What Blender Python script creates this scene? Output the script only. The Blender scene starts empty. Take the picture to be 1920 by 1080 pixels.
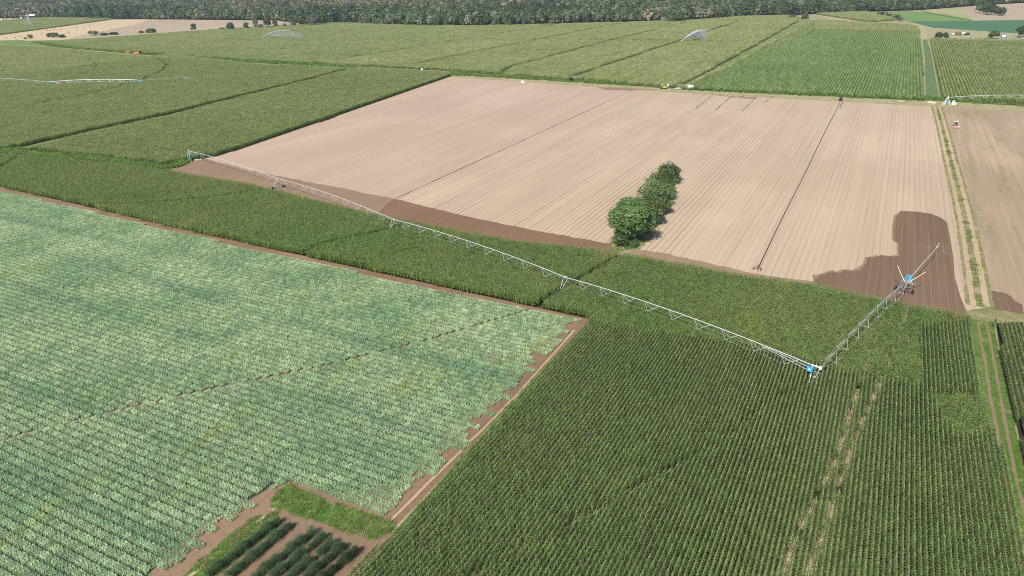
import bpy, bmesh, math, random
import numpy as np
from mathutils import Vector, Matrix

R = math.radians
sc = bpy.context.scene
col = sc.collection

# ------------------------------------------------------------------ camera
CH, PITCH, ROLL, FPX = 76.0, 23.7, -0.9, 1340.0
_p, _r = R(PITCH), R(ROLL)
FW = np.array([0, math.cos(_p), -math.sin(_p)])
_up = np.array([0, math.sin(_p), math.cos(_p)])
_rt = np.array([1.0, 0, 0])
RT = _rt * math.cos(_r) + _up * math.sin(_r)
UP = -_rt * math.sin(_r) + _up * math.cos(_r)
cd = bpy.data.cameras.new("camera")
cam = bpy.data.objects.new("camera", cd)
col.objects.link(cam)
m = Matrix.Identity(4)
for i in range(3):
    m[i][0], m[i][1], m[i][2] = RT[i], UP[i], -FW[i]
m[0][3], m[1][3], m[2][3] = 0, 0, CH
cam.matrix_world = m
cd.lens = FPX / 1920 * 36
cd.sensor_width = 36
cd.clip_start = 1
cd.clip_end = 30000
sc.camera = cam

# ------------------------------------------------------------------ light
SUN_AZ, SUN_EL = 30.0, 46.0          # shadows travel 30 degrees right of the view direction
world = bpy.data.worlds.new("World")
sc.world = world
world.use_nodes = True
wn = world.node_tree
for n in list(wn.nodes): wn.nodes.remove(n)
sky = wn.nodes.new('ShaderNodeTexSky'); sky.sky_type = 'NISHITA'; sky.sun_disc = False
sky.sun_elevation = R(SUN_EL); sky.sun_rotation = R(180 + SUN_AZ)
bg = wn.nodes.new('ShaderNodeBackground'); bg.inputs[1].default_value = 0.09
wo = wn.nodes.new('ShaderNodeOutputWorld')
wn.links.new(sky.outputs[0], bg.inputs[0]); wn.links.new(bg.outputs[0], wo.inputs[0])
ld = bpy.data.lights.new("sun", 'SUN'); ld.energy = 4.4; ld.angle = R(0.5); ld.color = (1.0, 0.95, 0.88)
lo = bpy.data.objects.new("sun", ld); col.objects.link(lo)
tr = Vector((math.sin(R(SUN_AZ)) * math.cos(R(SUN_EL)), math.cos(R(SUN_AZ)) * math.cos(R(SUN_EL)), -math.sin(R(SUN_EL))))
lo.rotation_euler = tr.to_track_quat('-Z', 'Y').to_euler(); lo.location = (-60, -60, 120)
sc.view_settings.view_transform = 'Standard'
sc.view_settings.look = 'None'
sc.view_settings.exposure = 0.48
sc.view_settings.gamma = 1
sc.cycles.use_denoising = False
sc.cycles.max_bounces = 5
sc.cycles.diffuse_bounces = 3
sc.cycles.transparent_max_bounces = 6
sc.cycles.filter_width = 1.0

rng = np.random.default_rng(7)
random.seed(7)

# ------------------------------------------------------------------ map helpers
def G(px, py, z=0.0):
    """survey point: where the ground (height z) lies under a point of the 1920x1080 aerial plan"""
    d = FW + RT * (px - 960) / FPX - UP * (py - 540) / FPX
    t = (z - CH) / d[2]
    return np.array([d[0] * t, d[1] * t])
def GP(pts, z=0.0): return [G(x, y, z) for x, y in pts]
def view(P):
    v = P - np.array([0, 0, CH]); zz = v @ FW
    zz = np.where(np.abs(zz) < 1, 1, zz)
    return 960 + FPX * (v @ RT) / zz, 540 - FPX * (v @ UP) / zz, v @ FW
def near_view(XY, mx=260, my=260):
    P = np.column_stack([XY, np.zeros(len(XY))])
    a, b, c = view(P)
    P2 = P.copy(); P2[:, 2] = 3
    a2, b2, _ = view(P2)
    return (c > 5) & (a > -mx) & (a < 1920 + mx) & (b2 < 1080 + my) & (b > -200)
VD = np.array([math.cos(R(62.5)), math.sin(R(62.5))])     # along the drill rows
UD = np.array([VD[1], -VD[0]])                            # across them
def inside(XY, poly):
    x, y = XY[:, 0], XY[:, 1]; r = np.zeros(len(XY), bool); n = len(poly)
    for i in range(n):
        x0, y0 = poly[i]; x1, y1 = poly[(i + 1) % n]
        c = ((y0 > y) != (y1 > y)) & (x < (x1 - x0) * (y - y0) / ((y1 - y0) if y1 != y0 else 1e-9) + x0)
        r ^= c
    return r
def dist_line(XY, line):
    best = np.full(len(XY), 1e9)
    for i in range(len(line) - 1):
        a, b = np.array(line[i]), np.array(line[i + 1]); d = b - a
        t = np.clip(((XY - a) @ d) / (d @ d), 0, 1)
        best = np.minimum(best, np.linalg.norm(XY - (a + t[:, None] * d), axis=1))
    return best
def vnoise(XY, s, seed=0):
    q = XY / s; i = np.floor(q).astype(np.int64); f = q - i; f = f * f * (3 - 2 * f)
    def h(a, b):
        n = (a * 374761393 + b * 668265263 + seed * 1442695041) & 0xffffffff
        n = ((n ^ (n >> 13)) * 1274126177) & 0xffffffff
        return ((n ^ (n >> 16)) & 0xffff) / 65535.0
    a, b = i[:, 0], i[:, 1]
    return (h(a, b) * (1 - f[:, 0]) + h(a + 1, b) * f[:, 0]) * (1 - f[:, 1]) + (h(a, b + 1) * (1 - f[:, 0]) + h(a + 1, b + 1) * f[:, 0]) * f[:, 1]

# ------------------------------------------------------------------ object helpers
def tag(o, label=None, cat=None, group=None, kind=None):
    if label: o['label'] = label
    if cat: o['category'] = cat
    if group: o['group'] = group
    if kind: o['kind'] = kind
    return o
def empty(name, loc, rz=0.0):
    o = bpy.data.objects.new(name, None); col.objects.link(o)
    o.location = loc; o.rotation_euler = (0, 0, rz); o.empty_display_size = 0.5
    return o
def mesh_obj(name, V, F, mats, mi=None, parent=None, link=True, smooth=False):
    me = bpy.data.meshes.new(name)
    me.from_pydata([tuple(map(float, v)) for v in V], [], [tuple(f) for f in F])
    for mm in (mats if isinstance(mats, (list, tuple)) else [mats]): me.materials.append(mm)
    if mi is not None: me.polygons.foreach_set('material_index', np.asarray(mi, dtype=np.int32))
    if smooth: me.polygons.foreach_set('use_smooth', np.ones(len(F), bool))
    me.update()
    o = bpy.data.objects.new(name, me)
    if link: col.objects.link(o)
    if parent is not None: o.parent = parent
    return o
def fast_mesh(name, V, F, mats, mi=None):
    """V (n,3), F (k,4) quads"""
    me = bpy.data.meshes.new(name)
    V = np.asarray(V, np.float32); F = np.asarray(F, np.int32)
    me.vertices.add(len(V)); me.vertices.foreach_set('co', V.ravel())
    me.loops.add(F.size); me.loops.foreach_set('vertex_index', F.ravel())
    me.polygons.add(len(F))
    me.polygons.foreach_set('loop_start', np.arange(0, F.size, F.shape[1], dtype=np.int32))
    me.polygons.foreach_set('loop_total', np.full(len(F), F.shape[1], np.int32))
    for mm in (mats if isinstance(mats, (list, tuple)) else [mats]): me.materials.append(mm)
    if mi is not None: me.polygons.foreach_set('material_index', np.asarray(mi, np.int32))
    me.update(); me.validate()
    return me
def ears(P):
    """ear clipping, triangles all wound upward"""
    n = len(P); I = list(range(n)); T = []
    if sum(P[i][0] * P[(i + 1) % n][1] - P[(i + 1) % n][0] * P[i][1] for i in I) < 0: I.reverse()
    cr = lambda a, b, c: (P[b][0] - P[a][0]) * (P[c][1] - P[a][1]) - (P[b][1] - P[a][1]) * (P[c][0] - P[a][0])
    guard = 0
    while len(I) > 3 and guard < 4000:
        guard += 1; best = None
        for k in range(len(I)):
            a, b, c = I[k - 1], I[k], I[(k + 1) % len(I)]
            if cr(a, b, c) <= 1e-9: continue
            if any(cr(a, b, q) >= 0 and cr(b, c, q) >= 0 and cr(c, a, q) >= 0 for q in I if q not in (a, b, c)): continue
            best = k; break
        if best is None:
            I.pop(min(range(len(I)), key=lambda k: abs(cr(I[k - 1], I[k], I[(k + 1) % len(I)])))); continue
        T.append((I[best - 1], I[best], I[(best + 1) % len(I)])); I.pop(best)
    if len(I) == 3: T.append(tuple(I))
    return T
def sheet(name, poly, z, mat, kind='structure'):
    V = [(p[0], p[1], z) for p in poly]; F = []
    for a, b, c in ears([(float(p[0]), float(p[1])) for p in poly]): F.append((a, b, c))
    o = mesh_obj(name, V, F, mat)
    o['kind'] = kind
    return o
def ribbon(name, line, w, z, mat, jit=0.0, step=3.0):
    ribbon.n += 1; z = z + .0011 * (ribbon.n % 9)
    L = [np.array(p, float) for p in line]; pts = []
    for a, b in zip(L[:-1], L[1:]):
        n = max(1, int(np.linalg.norm(b - a) / step))
        pts += [a + (b - a) * k / n for k in range(n)]
    pts.append(L[-1]); V = []; F = []
    for i, p in enumerate(pts):
        d = pts[min(i + 1, len(pts) - 1)] - pts[max(i - 1, 0)]; d = d / np.linalg.norm(d); nn = np.array([-d[1], d[0]])
        a = w / 2 + random.uniform(-jit, jit); b = w / 2 + random.uniform(-jit, jit)
        V += [(*(p - nn * a), z), (*(p + nn * b), z)]
        if i: F.append((2 * i - 2, 2 * i, 2 * i + 1, 2 * i - 1))
    o = mesh_obj(name, V, F, mat); o['kind'] = 'structure'
    return o
ribbon.n = 0
class MB:
    """collects boxes, bars, tubes and lathes into one mesh"""
    def __init__(s): s.V = []; s.F = []
    def add(s, V, F):
        k = len(s.V); s.V += [tuple(v) for v in V]; s.F += [tuple(i + k for i in f) for f in F]
    def box(s, c, d, rz=0.0, taper=1.0, shift=(0, 0)):
        x, y, z = (q / 2 for q in d); V = []
        for zz, t, sh in ((-z, 1, (0, 0)), (z, taper, shift)):
            for a, b in ((-x, -y), (x, -y), (x, y), (-x, y)):
                a, b = a * t + sh[0], b * t + sh[1]
                V.append((c[0] + a * math.cos(rz) - b * math.sin(rz), c[1] + a * math.sin(rz) + b * math.cos(rz), c[2] + zz))
        s.add(V, [(3, 2, 1, 0), (4, 5, 6, 7), (0, 1, 5, 4), (1, 2, 6, 5), (2, 3, 7, 6), (3, 0, 4, 7)])
    def prism(s, prof, y0, y1):
        n = len(prof)
        V = [(x, y0, z) for x, z in prof] + [(x, y1, z) for x, z in prof]
        F = [tuple(range(n)), tuple(range(2 * n - 1, n - 1, -1))] + [(i, i + n, (i + 1) % n + n, (i + 1) % n) for i in range(n)]
        s.add(V, F)
    def tube(s, pts, r, n=6, r1=None, cap=True):
        pts = [Vector(p) for p in pts]; k = len(s.V); N = len(pts)
        for i, p in enumerate(pts):
            d = (pts[min(i + 1, N - 1)] - pts[max(i - 1, 0)]).normalized()
            a = d.cross(Vector((0, 0, 1)))
            if a.length < 1e-3: a = Vector((1, 0, 0))
            a.normalize(); b = d.cross(a)
            rr = r if r1 is None else r + (r1 - r) * i / (N - 1)
            for j in range(n):
                t = 2 * math.pi * j / n
                s.V.append(tuple(p + a * math.cos(t) * rr + b * math.sin(t) * rr))
        for i in range(N - 1):
            for j in range(n):
                s.F.append((k + i * n + j, k + i * n + (j + 1) % n, k + (i + 1) * n + (j + 1) % n, k + (i + 1) * n + j))
        if cap:
            s.F.append(tuple(k + j for j in range(n - 1, -1, -1))); s.F.append(tuple(k + (N - 1) * n + j for j in range(n)))
    def disc(s, c, axis, prof, n=16):
        """lathe: prof = [(offset along axis, radius)]"""
        ax = Vector(axis).normalized(); a = ax.cross(Vector((0, 0, 1)))
        if a.length < 1e-3: a = Vector((1, 0, 0))
        a.normalize(); b = ax.cross(a); k = len(s.V); c = Vector(c)
        for o_, r in prof:
            for j in range(n):
                t = 2 * math.pi * j / n
                s.V.append(tuple(c + ax * o_ + (a * math.cos(t) + b * math.sin(t)) * max(r, 1e-3)))
        for i in range(len(prof) - 1):
            for j in range(n):
                s.F.append((k + i * n + j, k + i * n + (j + 1) % n, k + (i + 1) * n + (j + 1) % n, k + (i + 1) * n + j))
        s.F.append(tuple(k + j for j in range(n - 1, -1, -1))); s.F.append(tuple(k + (len(prof) - 1) * n + j for j in range(n)))
    def build(s, name, mat, parent=None, bevel=0.0):
        o = mesh_obj(name, s.V, s.F, mat, parent=parent)
        bm = bmesh.new(); bm.from_mesh(o.data); bmesh.ops.recalc_face_normals(bm, faces=bm.faces)
        if bevel: bmesh.ops.bevel(bm, geom=bm.edges[:], offset=bevel, segments=2, affect='EDGES', clamp_overlap=True)
        bm.to_mesh(o.data); bm.free()
        return o

# ------------------------------------------------------------------ materials
class NT:
    def __init__(s, name):
        s.m = bpy.data.materials.new(name); s.m.use_nodes = True; s.t = s.m.node_tree
        for n in list(s.t.nodes): s.t.nodes.remove(n)
        s.out = s.t.nodes.new('ShaderNodeOutputMaterial')
    def n(s, ty, **kw):
        x = s.t.nodes.new(ty)
        for k, v in kw.items(): setattr(x, k, v)
        return x
    def put(s, sock, v):
        if isinstance(v, (int, float)): sock.default_value = v
        elif isinstance(v, tuple):
            sock.default_value = v if len(v) == len(sock.default_value) else (*v, 1)
        else: s.t.links.new(v, sock)
    def pos(s): return s.n('ShaderNodeNewGeometry').outputs['Position']
    def rowpos(s, su=1.0, sv=1.0):
        mp = s.n('ShaderNodeMapping'); mp.vector_type = 'POINT'
        mp.inputs['Rotation'].default_value = (0, 0, R(90 - 62.5)); s.put(mp.inputs['Vector'], s.pos())
        m2 = s.n('ShaderNodeMapping'); m2.inputs['Scale'].default_value = (su, sv, 1); s.put(m2.inputs['Vector'], mp.outputs[0])
        return m2.outputs[0]                                   # x = across rows, y = along rows, metres
    def noise(s, vec, scale, detail=3.0, rough=0.55, dist=0.0):
        x = s.n('ShaderNodeTexNoise'); s.put(x.inputs['Vector'], vec)
        x.inputs['Scale'].default_value = scale; x.inputs['Detail'].default_value = detail
        x.inputs['Roughness'].default_value = rough; x.inputs['Distortion'].default_value = dist
        return x.outputs['Fac']
    def math(s, op, a, b=0.0, c=None):
        x = s.n('ShaderNodeMath', operation=op); s.put(x.inputs[0], a); s.put(x.inputs[1], b)
        if c is not None: s.put(x.inputs[2], c)
        return x.outputs[0]
    def rng(s, v, a, b, c=0.0, d=1.0, smooth=False):
        x = s.n('ShaderNodeMapRange'); x.interpolation_type = 'SMOOTHSTEP' if smooth else 'LINEAR'
        s.put(x.inputs[0], v)
        for i, q in enumerate((a, b, c, d)): x.inputs[1 + i].default_value = q
        return x.outputs[0]
    def mix(s, f, a, b, blend='MIX'):
        x = s.n('ShaderNodeMix', data_type='RGBA', blend_type=blend)
        s.put(x.inputs[0], f); s.put(x.inputs[6], a); s.put(x.inputs[7], b)
        return x.outputs[2]
    def sep(s, v):
        x = s.n('ShaderNodeSeparateXYZ'); s.put(x.inputs[0], v); return x.outputs
    def bsdf(s, colr, rough=0.9, spec=0.2, metal=0.0, bump=None, bstr=0.3, bdist=0.1):
        x = s.n('ShaderNodeBsdfPrincipled'); s.put(x.inputs['Base Color'], colr)
        s.put(x.inputs['Roughness'], rough); x.inputs['Specular IOR Level'].default_value = spec; x.inputs['Metallic'].default_value = metal
        if bump is not None:
            b = s.n('ShaderNodeBump'); b.inputs['Strength'].default_value = bstr; b.inputs['Distance'].default_value = bdist
            s.put(b.inputs['Height'], bump); s.put(x.inputs['Normal'], b.outputs[0])
        return x.outputs[0]
    def done(s, sh): s.put(s.out.inputs[0], sh); return s.m

def paint(name, c, rough=0.45, metal=0.0, dirt=0.25):
    t = NT(name); ob = t.n('ShaderNodeTexCoord').outputs['Object']
    f = t.rng(t.noise(ob, 1.6, 4, 0.6), 0.42, 0.72)
    d = tuple(0.55 * q + 0.45 * w for q, w in zip(c, (0.24, 0.19, 0.13)))
    return t.done(t.bsdf(t.mix(t.math('MULTIPLY', f, dirt), c, d), rough, 0.4, metal))
def flat(name, c, rough=0.6, spec=0.3): t = NT(name); return t.done(t.bsdf(c, rough, spec))

def leafmat(name, c1, c2, c3=None, scale=0.03, trans=0.3, rnd=0.35, rough=0.5, spec=0.35, lo_=0.35, hi_=0.65, fine=None, c4=None, bands=None):
    """foliage: two field tones in patches, optional third; per-plant variation"""
    t = NT(name); p = t.pos()
    c = t.mix(t.rng(t.noise(p, scale, 4, 0.6), lo_, hi_, smooth=True), c1, c2)
    if c3: c = t.mix(t.rng(t.noise(t.rowpos(1, 0.25), scale * 3.1, 3, 0.6), 0.55, 0.75, smooth=True), c, c3)
    if bands: c = t.mix(t.rng(t.noise(t.rowpos(0.03, 1.0), bands, 3, 0.6), 0.5, 0.68, 0, 0.8, smooth=True), c, c4)
    v = t.n('ShaderNodeObjectInfo').outputs['Random']
    w = t.noise(p, 2.3 if fine is None else fine, 2, 0.5)
    k = t.math('ADD', t.rng(v, 0, 1, 1 - rnd, 1 + rnd), t.rng(w, 0.3, 0.7, -rnd * 0.7, rnd * 0.7))
    hs = t.n('ShaderNodeHueSaturation'); t.put(hs.inputs['Value'], k); t.put(hs.inputs['Color'], c)
    c = hs.outputs[0]
    a = t.bsdf(c, rough, spec)
    if trans:
        b = t.n('ShaderNodeBsdfTranslucent'); t.put(b.inputs[0], c)
        mx = t.n('ShaderNodeMixShader'); mx.inputs[0].default_value = trans
        t.put(mx.inputs[1], a); t.put(mx.inputs[2], b.outputs[0]); a = mx.outputs[0]
    return t.done(a)

M = {}
# --- soils
def soil(name, dry, dark, line=0.0, period=1.83, lw=0.16, streak=0.5, grainb=0.25, phase=0.0, weeds=0.0, fade=None, lines_dark=None):
    t = NT(name); p = t.pos()
    s1 = t.noise(t.rowpos(0.55, 0.012), 1.0, 4, 0.6)
    s2 = t.noise(t.rowpos(0.09, 0.006), 1.0, 3, 0.55)
    patch = t.noise(p, 0.011, 4, 0.55, 0.6)
    grain = t.noise(p, 1.1, 4, 0.7)
    f = t.math('ADD', t.math('MULTIPLY', t.rng(s1, 0.3, 0.7), 0.45 * streak), t.math('MULTIPLY', t.rng(s2, 0.35, 0.65), 0.4 * streak))
    f = t.math('ADD', f, t.math('MULTIPLY', t.rng(patch, 0.35, 0.66), 0.45))
    f = t.math('ADD', f, t.math('MULTIPLY', t.rng(grain, 0.3, 0.7), grainb))
    c = t.mix(f, dry, dark)
    if line:
        u = t.sep(t.rowpos())[0]
        w = t.math('MULTIPLY', t.math('SUBTRACT', t.noise(t.rowpos(0.05, 0.02), 1.0, 2), 0.5), 0.5)
        q = t.math('PINGPONG', t.math('ADD', t.math('ADD', u, w), phase), period / 2)
        l = t.rng(q, 0.0, lw, 1.0, 0.0, smooth=True)
        # how strongly a wheel lane shows differs from lane to lane and along the lane
        lane = t.n('ShaderNodeTexWhiteNoise', noise_dimensions='1D')
        t.put(lane.inputs['W'], t.math('FLOOR', t.math('DIVIDE', t.math('ADD', u, phase + period / 2), period)))
        l = t.math('MULTIPLY', l, t.rng(lane.outputs['Value'], 0, 1, 0.35, 1.0))
        l = t.math('MULTIPLY', l, t.rng(t.noise(t.rowpos(0.08, 0.018), 1.0, 3), 0.3, 0.62, 0.25, 1.0))
        if fade is not None:
            l = t.math('MULTIPLY', l, t.rng(u, fade[0], fade[1], 1.0, fade[2], smooth=True))
        c = t.mix(t.math('MULTIPLY', l, line), c, lines_dark or tuple(q * 0.5 for q in dark))
    if weeds:
        g = t.math('MULTIPLY', t.rng(t.noise(t.rowpos(0.16, 0.02), 1.0, 4, 0.65), 0.52, 0.68), t.rng(t.noise(p, 0.6, 3, 0.7), 0.42, 0.6))
        c = t.mix(t.math('MULTIPLY', g, weeds), c, (0.11, 0.15, 0.045))
    return t.done(t.bsdf(c, 0.95, 0.15, bump=t.math('ADD', t.math('MULTIPLY', grain, 0.6), s1), bstr=0.35, bdist=0.12))
M['sand_ridged'] = soil('dry_sand_in_beds', (0.505, 0.392, 0.285), (0.40, 0.303, 0.214), line=0.95, fade=(-120, -10, 0.4), streak=0.95, lw=0.42, lines_dark=(0.15, 0.105, 0.075))
M['sand_smooth'] = soil('dry_sand_harrowed', (0.48, 0.36, 0.268), (0.385, 0.28, 0.202), line=0.7, lw=0.5, period=2.9, streak=1.1, lines_dark=(0.33, 0.24, 0.18))
M['sand_right'] = soil('dry_sand_with_weeds', (0.44, 0.33, 0.235), (0.30, 0.222, 0.148), line=0.6, period=3.3, lw=0.7, lines_dark=(0.25, 0.20, 0.12), streak=1.2, weeds=0.7)
M['sand_wet'] = soil('moist_sand', (0.195, 0.127, 0.082), (0.142, 0.09, 0.056), line=0.65, period=1.83, streak=0.9, lw=0.22, lines_dark=(0.27, 0.18, 0.115))
M['sand_wet_ridged'] = soil('moist_sand_beds', (0.22, 0.135, 0.083), (0.155, 0.093, 0.055), line=0.9, period=1.83, streak=0.5, lw=0.2, lines_dark=(0.07, 0.042, 0.026))
M['sand_damp'] = soil('damp_sand', (0.30, 0.205, 0.135), (0.21, 0.14, 0.09), streak=0.7)
M['soil'] = soil('loam_path', (0.31, 0.205, 0.14), (0.17, 0.108, 0.068), streak=0.7, grainb=0.4)
M['soil_dark'] = soil('loam_painted_shade', (0.045, 0.042, 0.022), (0.03, 0.028, 0.015), streak=0.4)  # loam darkened so its colour carries the shade under maize and trees
M['leek_floor'] = soil('leek_ground_painted_shade', (0.05, 0.06, 0.035), (0.035, 0.042, 0.025), streak=0.4)  # shade in the gaps between leeks is put into this ground colour
M['green_floor'] = soil('weedy_ground', (0.11, 0.15, 0.05), (0.08, 0.12, 0.04), streak=0.4)
M['furrow'] = soil('fresh_furrow', (0.15, 0.10, 0.065), (0.09, 0.058, 0.038), streak=0.4)
M['rut'] = soil('compacted_rut', (0.26, 0.19, 0.125), (0.16, 0.115, 0.075), streak=0.4, grainb=0.5)
M['pale_rut'] = soil('pale_sandy_rut', (0.47, 0.36, 0.235), (0.34, 0.255, 0.155), streak=0.4, grainb=0.4)
M['pale_road'] = soil('pale_dirt_road', (0.44, 0.37, 0.25), (0.30, 0.25, 0.155), streak=0.5, grainb=0.4)
def grassmat(name, a, b, soilc=None, bare=0.0, sc1=0.12, stretch=1.0):
    t = NT(name); p = t.pos()
    c = t.mix(t.rng(t.noise(t.rowpos(1, stretch), sc1, 4, 0.65), 0.35, 0.65), a, b)
    g = t.noise(p, 2.2, 4, 0.75)
    hs = t.n('ShaderNodeHueSaturation'); t.put(hs.inputs['Value'], t.rng(g, 0.25, 0.75, 0.6, 1.4)); t.put(hs.inputs['Color'], c); c = hs.outputs[0]
    if bare: c = t.mix(t.rng(t.noise(p, 0.35, 5, 0.7, 0.5), 0.6 - bare * 0.18, 0.74 - bare * 0.18), c, soilc)
    return t.done(t.bsdf(c, 0.9, 0.2, bump=g, bstr=0.5, bdist=0.2))
M['grass'] = grassmat('green_grass', (0.07, 0.135, 0.022), (0.10, 0.16, 0.034), (0.26, 0.19, 0.11), 0.35)
M['grass_weedy'] = grassmat('weedy_grass', (0.14, 0.16, 0.05), (0.22, 0.20, 0.09), (0.34, 0.26, 0.16), 0.6)
M['verge'] = grassmat('dry_verge', (0.21, 0.22, 0.09), (0.31, 0.28, 0.15), (0.38, 0.31, 0.2), 0.6, stretch=0.2)
M['verge_green'] = grassmat('rank_verge', (0.085, 0.17, 0.035), (0.15, 0.21, 0.05), (0.3, 0.28, 0.1), 0.2)
M['base'] = grassmat('dry_pasture', (0.22, 0.22, 0.10), (0.30, 0.26, 0.14), (0.36, 0.28, 0.17), 0.5, 0.01)
M['stubble'] = grassmat('gold_stubble', (0.45, 0.34, 0.215), (0.51, 0.395, 0.26), (0.42, 0.31, 0.18), 0.4, 0.03, 0.1)
M['fallow'] = grassmat('mottled_fallow', (0.36, 0.29, 0.20), (0.47, 0.38, 0.26), (0.27, 0.21, 0.15), 0.9, 0.012, 0.3)
M['meadow'] = grassmat('pale_meadow', (0.29, 0.28, 0.14), (0.38, 0.34, 0.19), (0.20, 0.22, 0.08), 0.5, 0.02)
M['meadow_tan'] = grassmat('tan_meadow', (0.40, 0.33, 0.21), (0.30, 0.26, 0.15), (0.22, 0.22, 0.1), 0.8, 0.02)
M['beet'] = grassmat('blue_green_crop', (0.05, 0.13, 0.06), (0.065, 0.15, 0.07), (0.1, 0.18, 0.09), 0.1, 0.02)
M['clover'] = grassmat('bright_green_crop', (0.12, 0.21, 0.055), (0.15, 0.23, 0.07), (0.1, 0.16, 0.04), 0.3, 0.02, 0.15)
M['ditch'] = grassmat('ditch_grass', (0.085, 0.14, 0.055), (0.12, 0.17, 0.07), (0.17, 0.18, 0.07), 0.3)
# --- crops
M['maize_near'] = leafmat('maize_leaf_near', (0.125, 0.20, 0.055), (0.155, 0.228, 0.068), None, 0.03, 0.28, 0.3)
M['maize_mid'] = leafmat('maize_leaf_mid', (0.13, 0.215, 0.05), (0.17, 0.245, 0.062), (0.24, 0.26, 0.066), 0.022, 0.28, 0.3)
M['maize_left'] = leafmat('maize_leaf_left', (0.122, 0.195, 0.048), (0.168, 0.228, 0.068), (0.115, 0.182, 0.046), 0.008, 0.25, 0.25)
M['maize_far'] = leafmat('maize_leaf_far', (0.18, 0.29, 0.075), (0.265, 0.345, 0.115), (0.225, 0.32, 0.09), 0.006, 0.25, 0.22)
M['maize_pale'] = leafmat('maize_leaf_pale', (0.42, 0.44, 0.20), (0.30, 0.38, 0.13), None, 0.006, 0.25, 0.2)
M['maize_green'] = leafmat('maize_leaf_green', (0.165, 0.32, 0.07), (0.24, 0.37, 0.11), (0.31, 0.40, 0.15), 0.008, 0.25, 0.22, c4=(0.28, 0.385, 0.13), bands=0.03)
M['maize_olive'] = leafmat('maize_leaf_olive', (0.225, 0.30, 0.075), (0.265, 0.325, 0.095), None, 0.01, 0.25, 0.25)
M['maize_straw'] = leafmat('maize_leaf_straw', (0.40, 0.37, 0.19), (0.33, 0.345, 0.15), None, 0.02, 0.25, 0.2)
M['tassel'] = leafmat('maize_tassel', (0.21, 0.225, 0.10), (0.24, 0.235, 0.105), None, 0.05, 0.2, 0.25, 0.8, 0.1)
M['tassel_near'] = leafmat('maize_tassel_near', (0.27, 0.295, 0.15), (0.31, 0.31, 0.16), None, 0.05, 0.2, 0.25, 0.8, 0.1)
M['tassel_far'] = leafmat('maize_tassel_far', (0.34, 0.365, 0.16), (0.29, 0.335, 0.13), None, 0.01, 0.2, 0.2, 0.8, 0.1)
M['leek'] = leafmat('leek_leaf', (0.305, 0.475, 0.25), (0.48, 0.61, 0.355), (0.42, 0.54, 0.23), 0.045, 0.28, 0.22, 0.42, 0.55, fine=1.0, c4=(0.25, 0.415, 0.22), bands=0.14)
M['leek_dry'] = leafmat('leek_dry_tip', (0.42, 0.38, 0.24), (0.36, 0.34, 0.2), None, 0.05, 0.15, 0.3, 0.8, 0.1)
M['asparagus'] = leafmat('asparagus_fern', (0.06, 0.11, 0.052), (0.078, 0.13, 0.06), None, 0.3, 0.25, 0.35, 0.7, 0.1)
M['tuft'] = leafmat('grass_blade', (0.12, 0.255, 0.034), (0.17, 0.28, 0.05), (0.22, 0.25, 0.065), 0.15, 0.3, 0.4)
M['tuft_dry'] = leafmat('dry_grass_blade', (0.30, 0.26, 0.13), (0.22, 0.22, 0.09), None, 0.15, 0.3, 0.4)
M['straw'] = leafmat('dead_maize', (0.40, 0.36, 0.21), (0.33, 0.28, 0.155), None, 0.2, 0.2, 0.3)
# --- trees
M['tree_dark'] = leafmat('dark_leaves', (0.045, 0.088, 0.034), (0.06, 0.108, 0.042), None, 0.05, 0.25, 0.3, 0.5, 0.3)
M['tree_big'] = leafmat('walnut_green_leaves', (0.10, 0.175, 0.056), (0.14, 0.215, 0.07), None, 0.25, 0.3, 0.3, 0.45, 0.4)
M['tree_mid'] = leafmat('mid_green_leaves', (0.085, 0.13, 0.05), (0.105, 0.148, 0.06), None, 0.05, 0.25, 0.35)
M['tree_olive'] = leafmat('olive_leaves', (0.14, 0.165, 0.075), (0.17, 0.185, 0.088), None, 0.08, 0.25, 0.35)
M['tree_brown'] = leafmat('drought_leaves', (0.25, 0.215, 0.13), (0.21, 0.20, 0.115), None, 0.08, 0.2, 0.3)
M['tree_grey'] = leafmat('grey_green_leaves', (0.145, 0.175, 0.11), (0.175, 0.2, 0.13), None, 0.1, 0.25, 0.3)
M['tree_copse_dry'] = leafmat('dry_copse_leaves', (0.21, 0.225, 0.11), (0.165, 0.20, 0.09), None, 0.3, 0.25, 0.3)
M['tree_birch'] = leafmat('birch_leaves', (0.125, 0.195, 0.065), (0.165, 0.225, 0.08), None, 0.3, 0.3, 0.3)
M['conifer'] = leafmat('conifer_needles', (0.026, 0.048, 0.026), (0.036, 0.06, 0.03), None, 0.05, 0.1, 0.3)
M['bark'] = paint('bark', (0.10, 0.08, 0.06), 0.9, 0, 0.5)
M['birch_bark'] = paint('birch_bark', (0.62, 0.6, 0.56), 0.8, 0, 0.3)
# --- machines
M['steel'] = paint('galvanised_steel', (0.54, 0.57, 0.60), 0.45, 0.2, 0.2)
M['steel_dark'] = paint('weathered_steel', (0.30, 0.29, 0.27), 0.55, 0.3, 0.4)
M['white'] = paint('white_paint', (0.82, 0.82, 0.80), 0.4, 0, 0.12)
M['cream'] = paint('cream_plastic', (0.78, 0.72, 0.5), 0.5, 0, 0.15)
M['blue'] = paint('light_blue_panel', (0.03, 0.36, 0.72), 0.4, 0, 0.08)
M['navy'] = paint('navy_paint', (0.03, 0.06, 0.2), 0.45, 0, 0.2)
M['rubber'] = flat('tyre_rubber', (0.022, 0.022, 0.023), 0.85)
M['black'] = flat('black_hose', (0.025, 0.024, 0.026), 0.6)
M['hose_dusty'] = flat('dusty_hose', (0.075, 0.055, 0.042), 0.8)
M['red'] = paint('red_paint', (0.62, 0.04, 0.045), 0.4, 0, 0.15)
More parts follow.
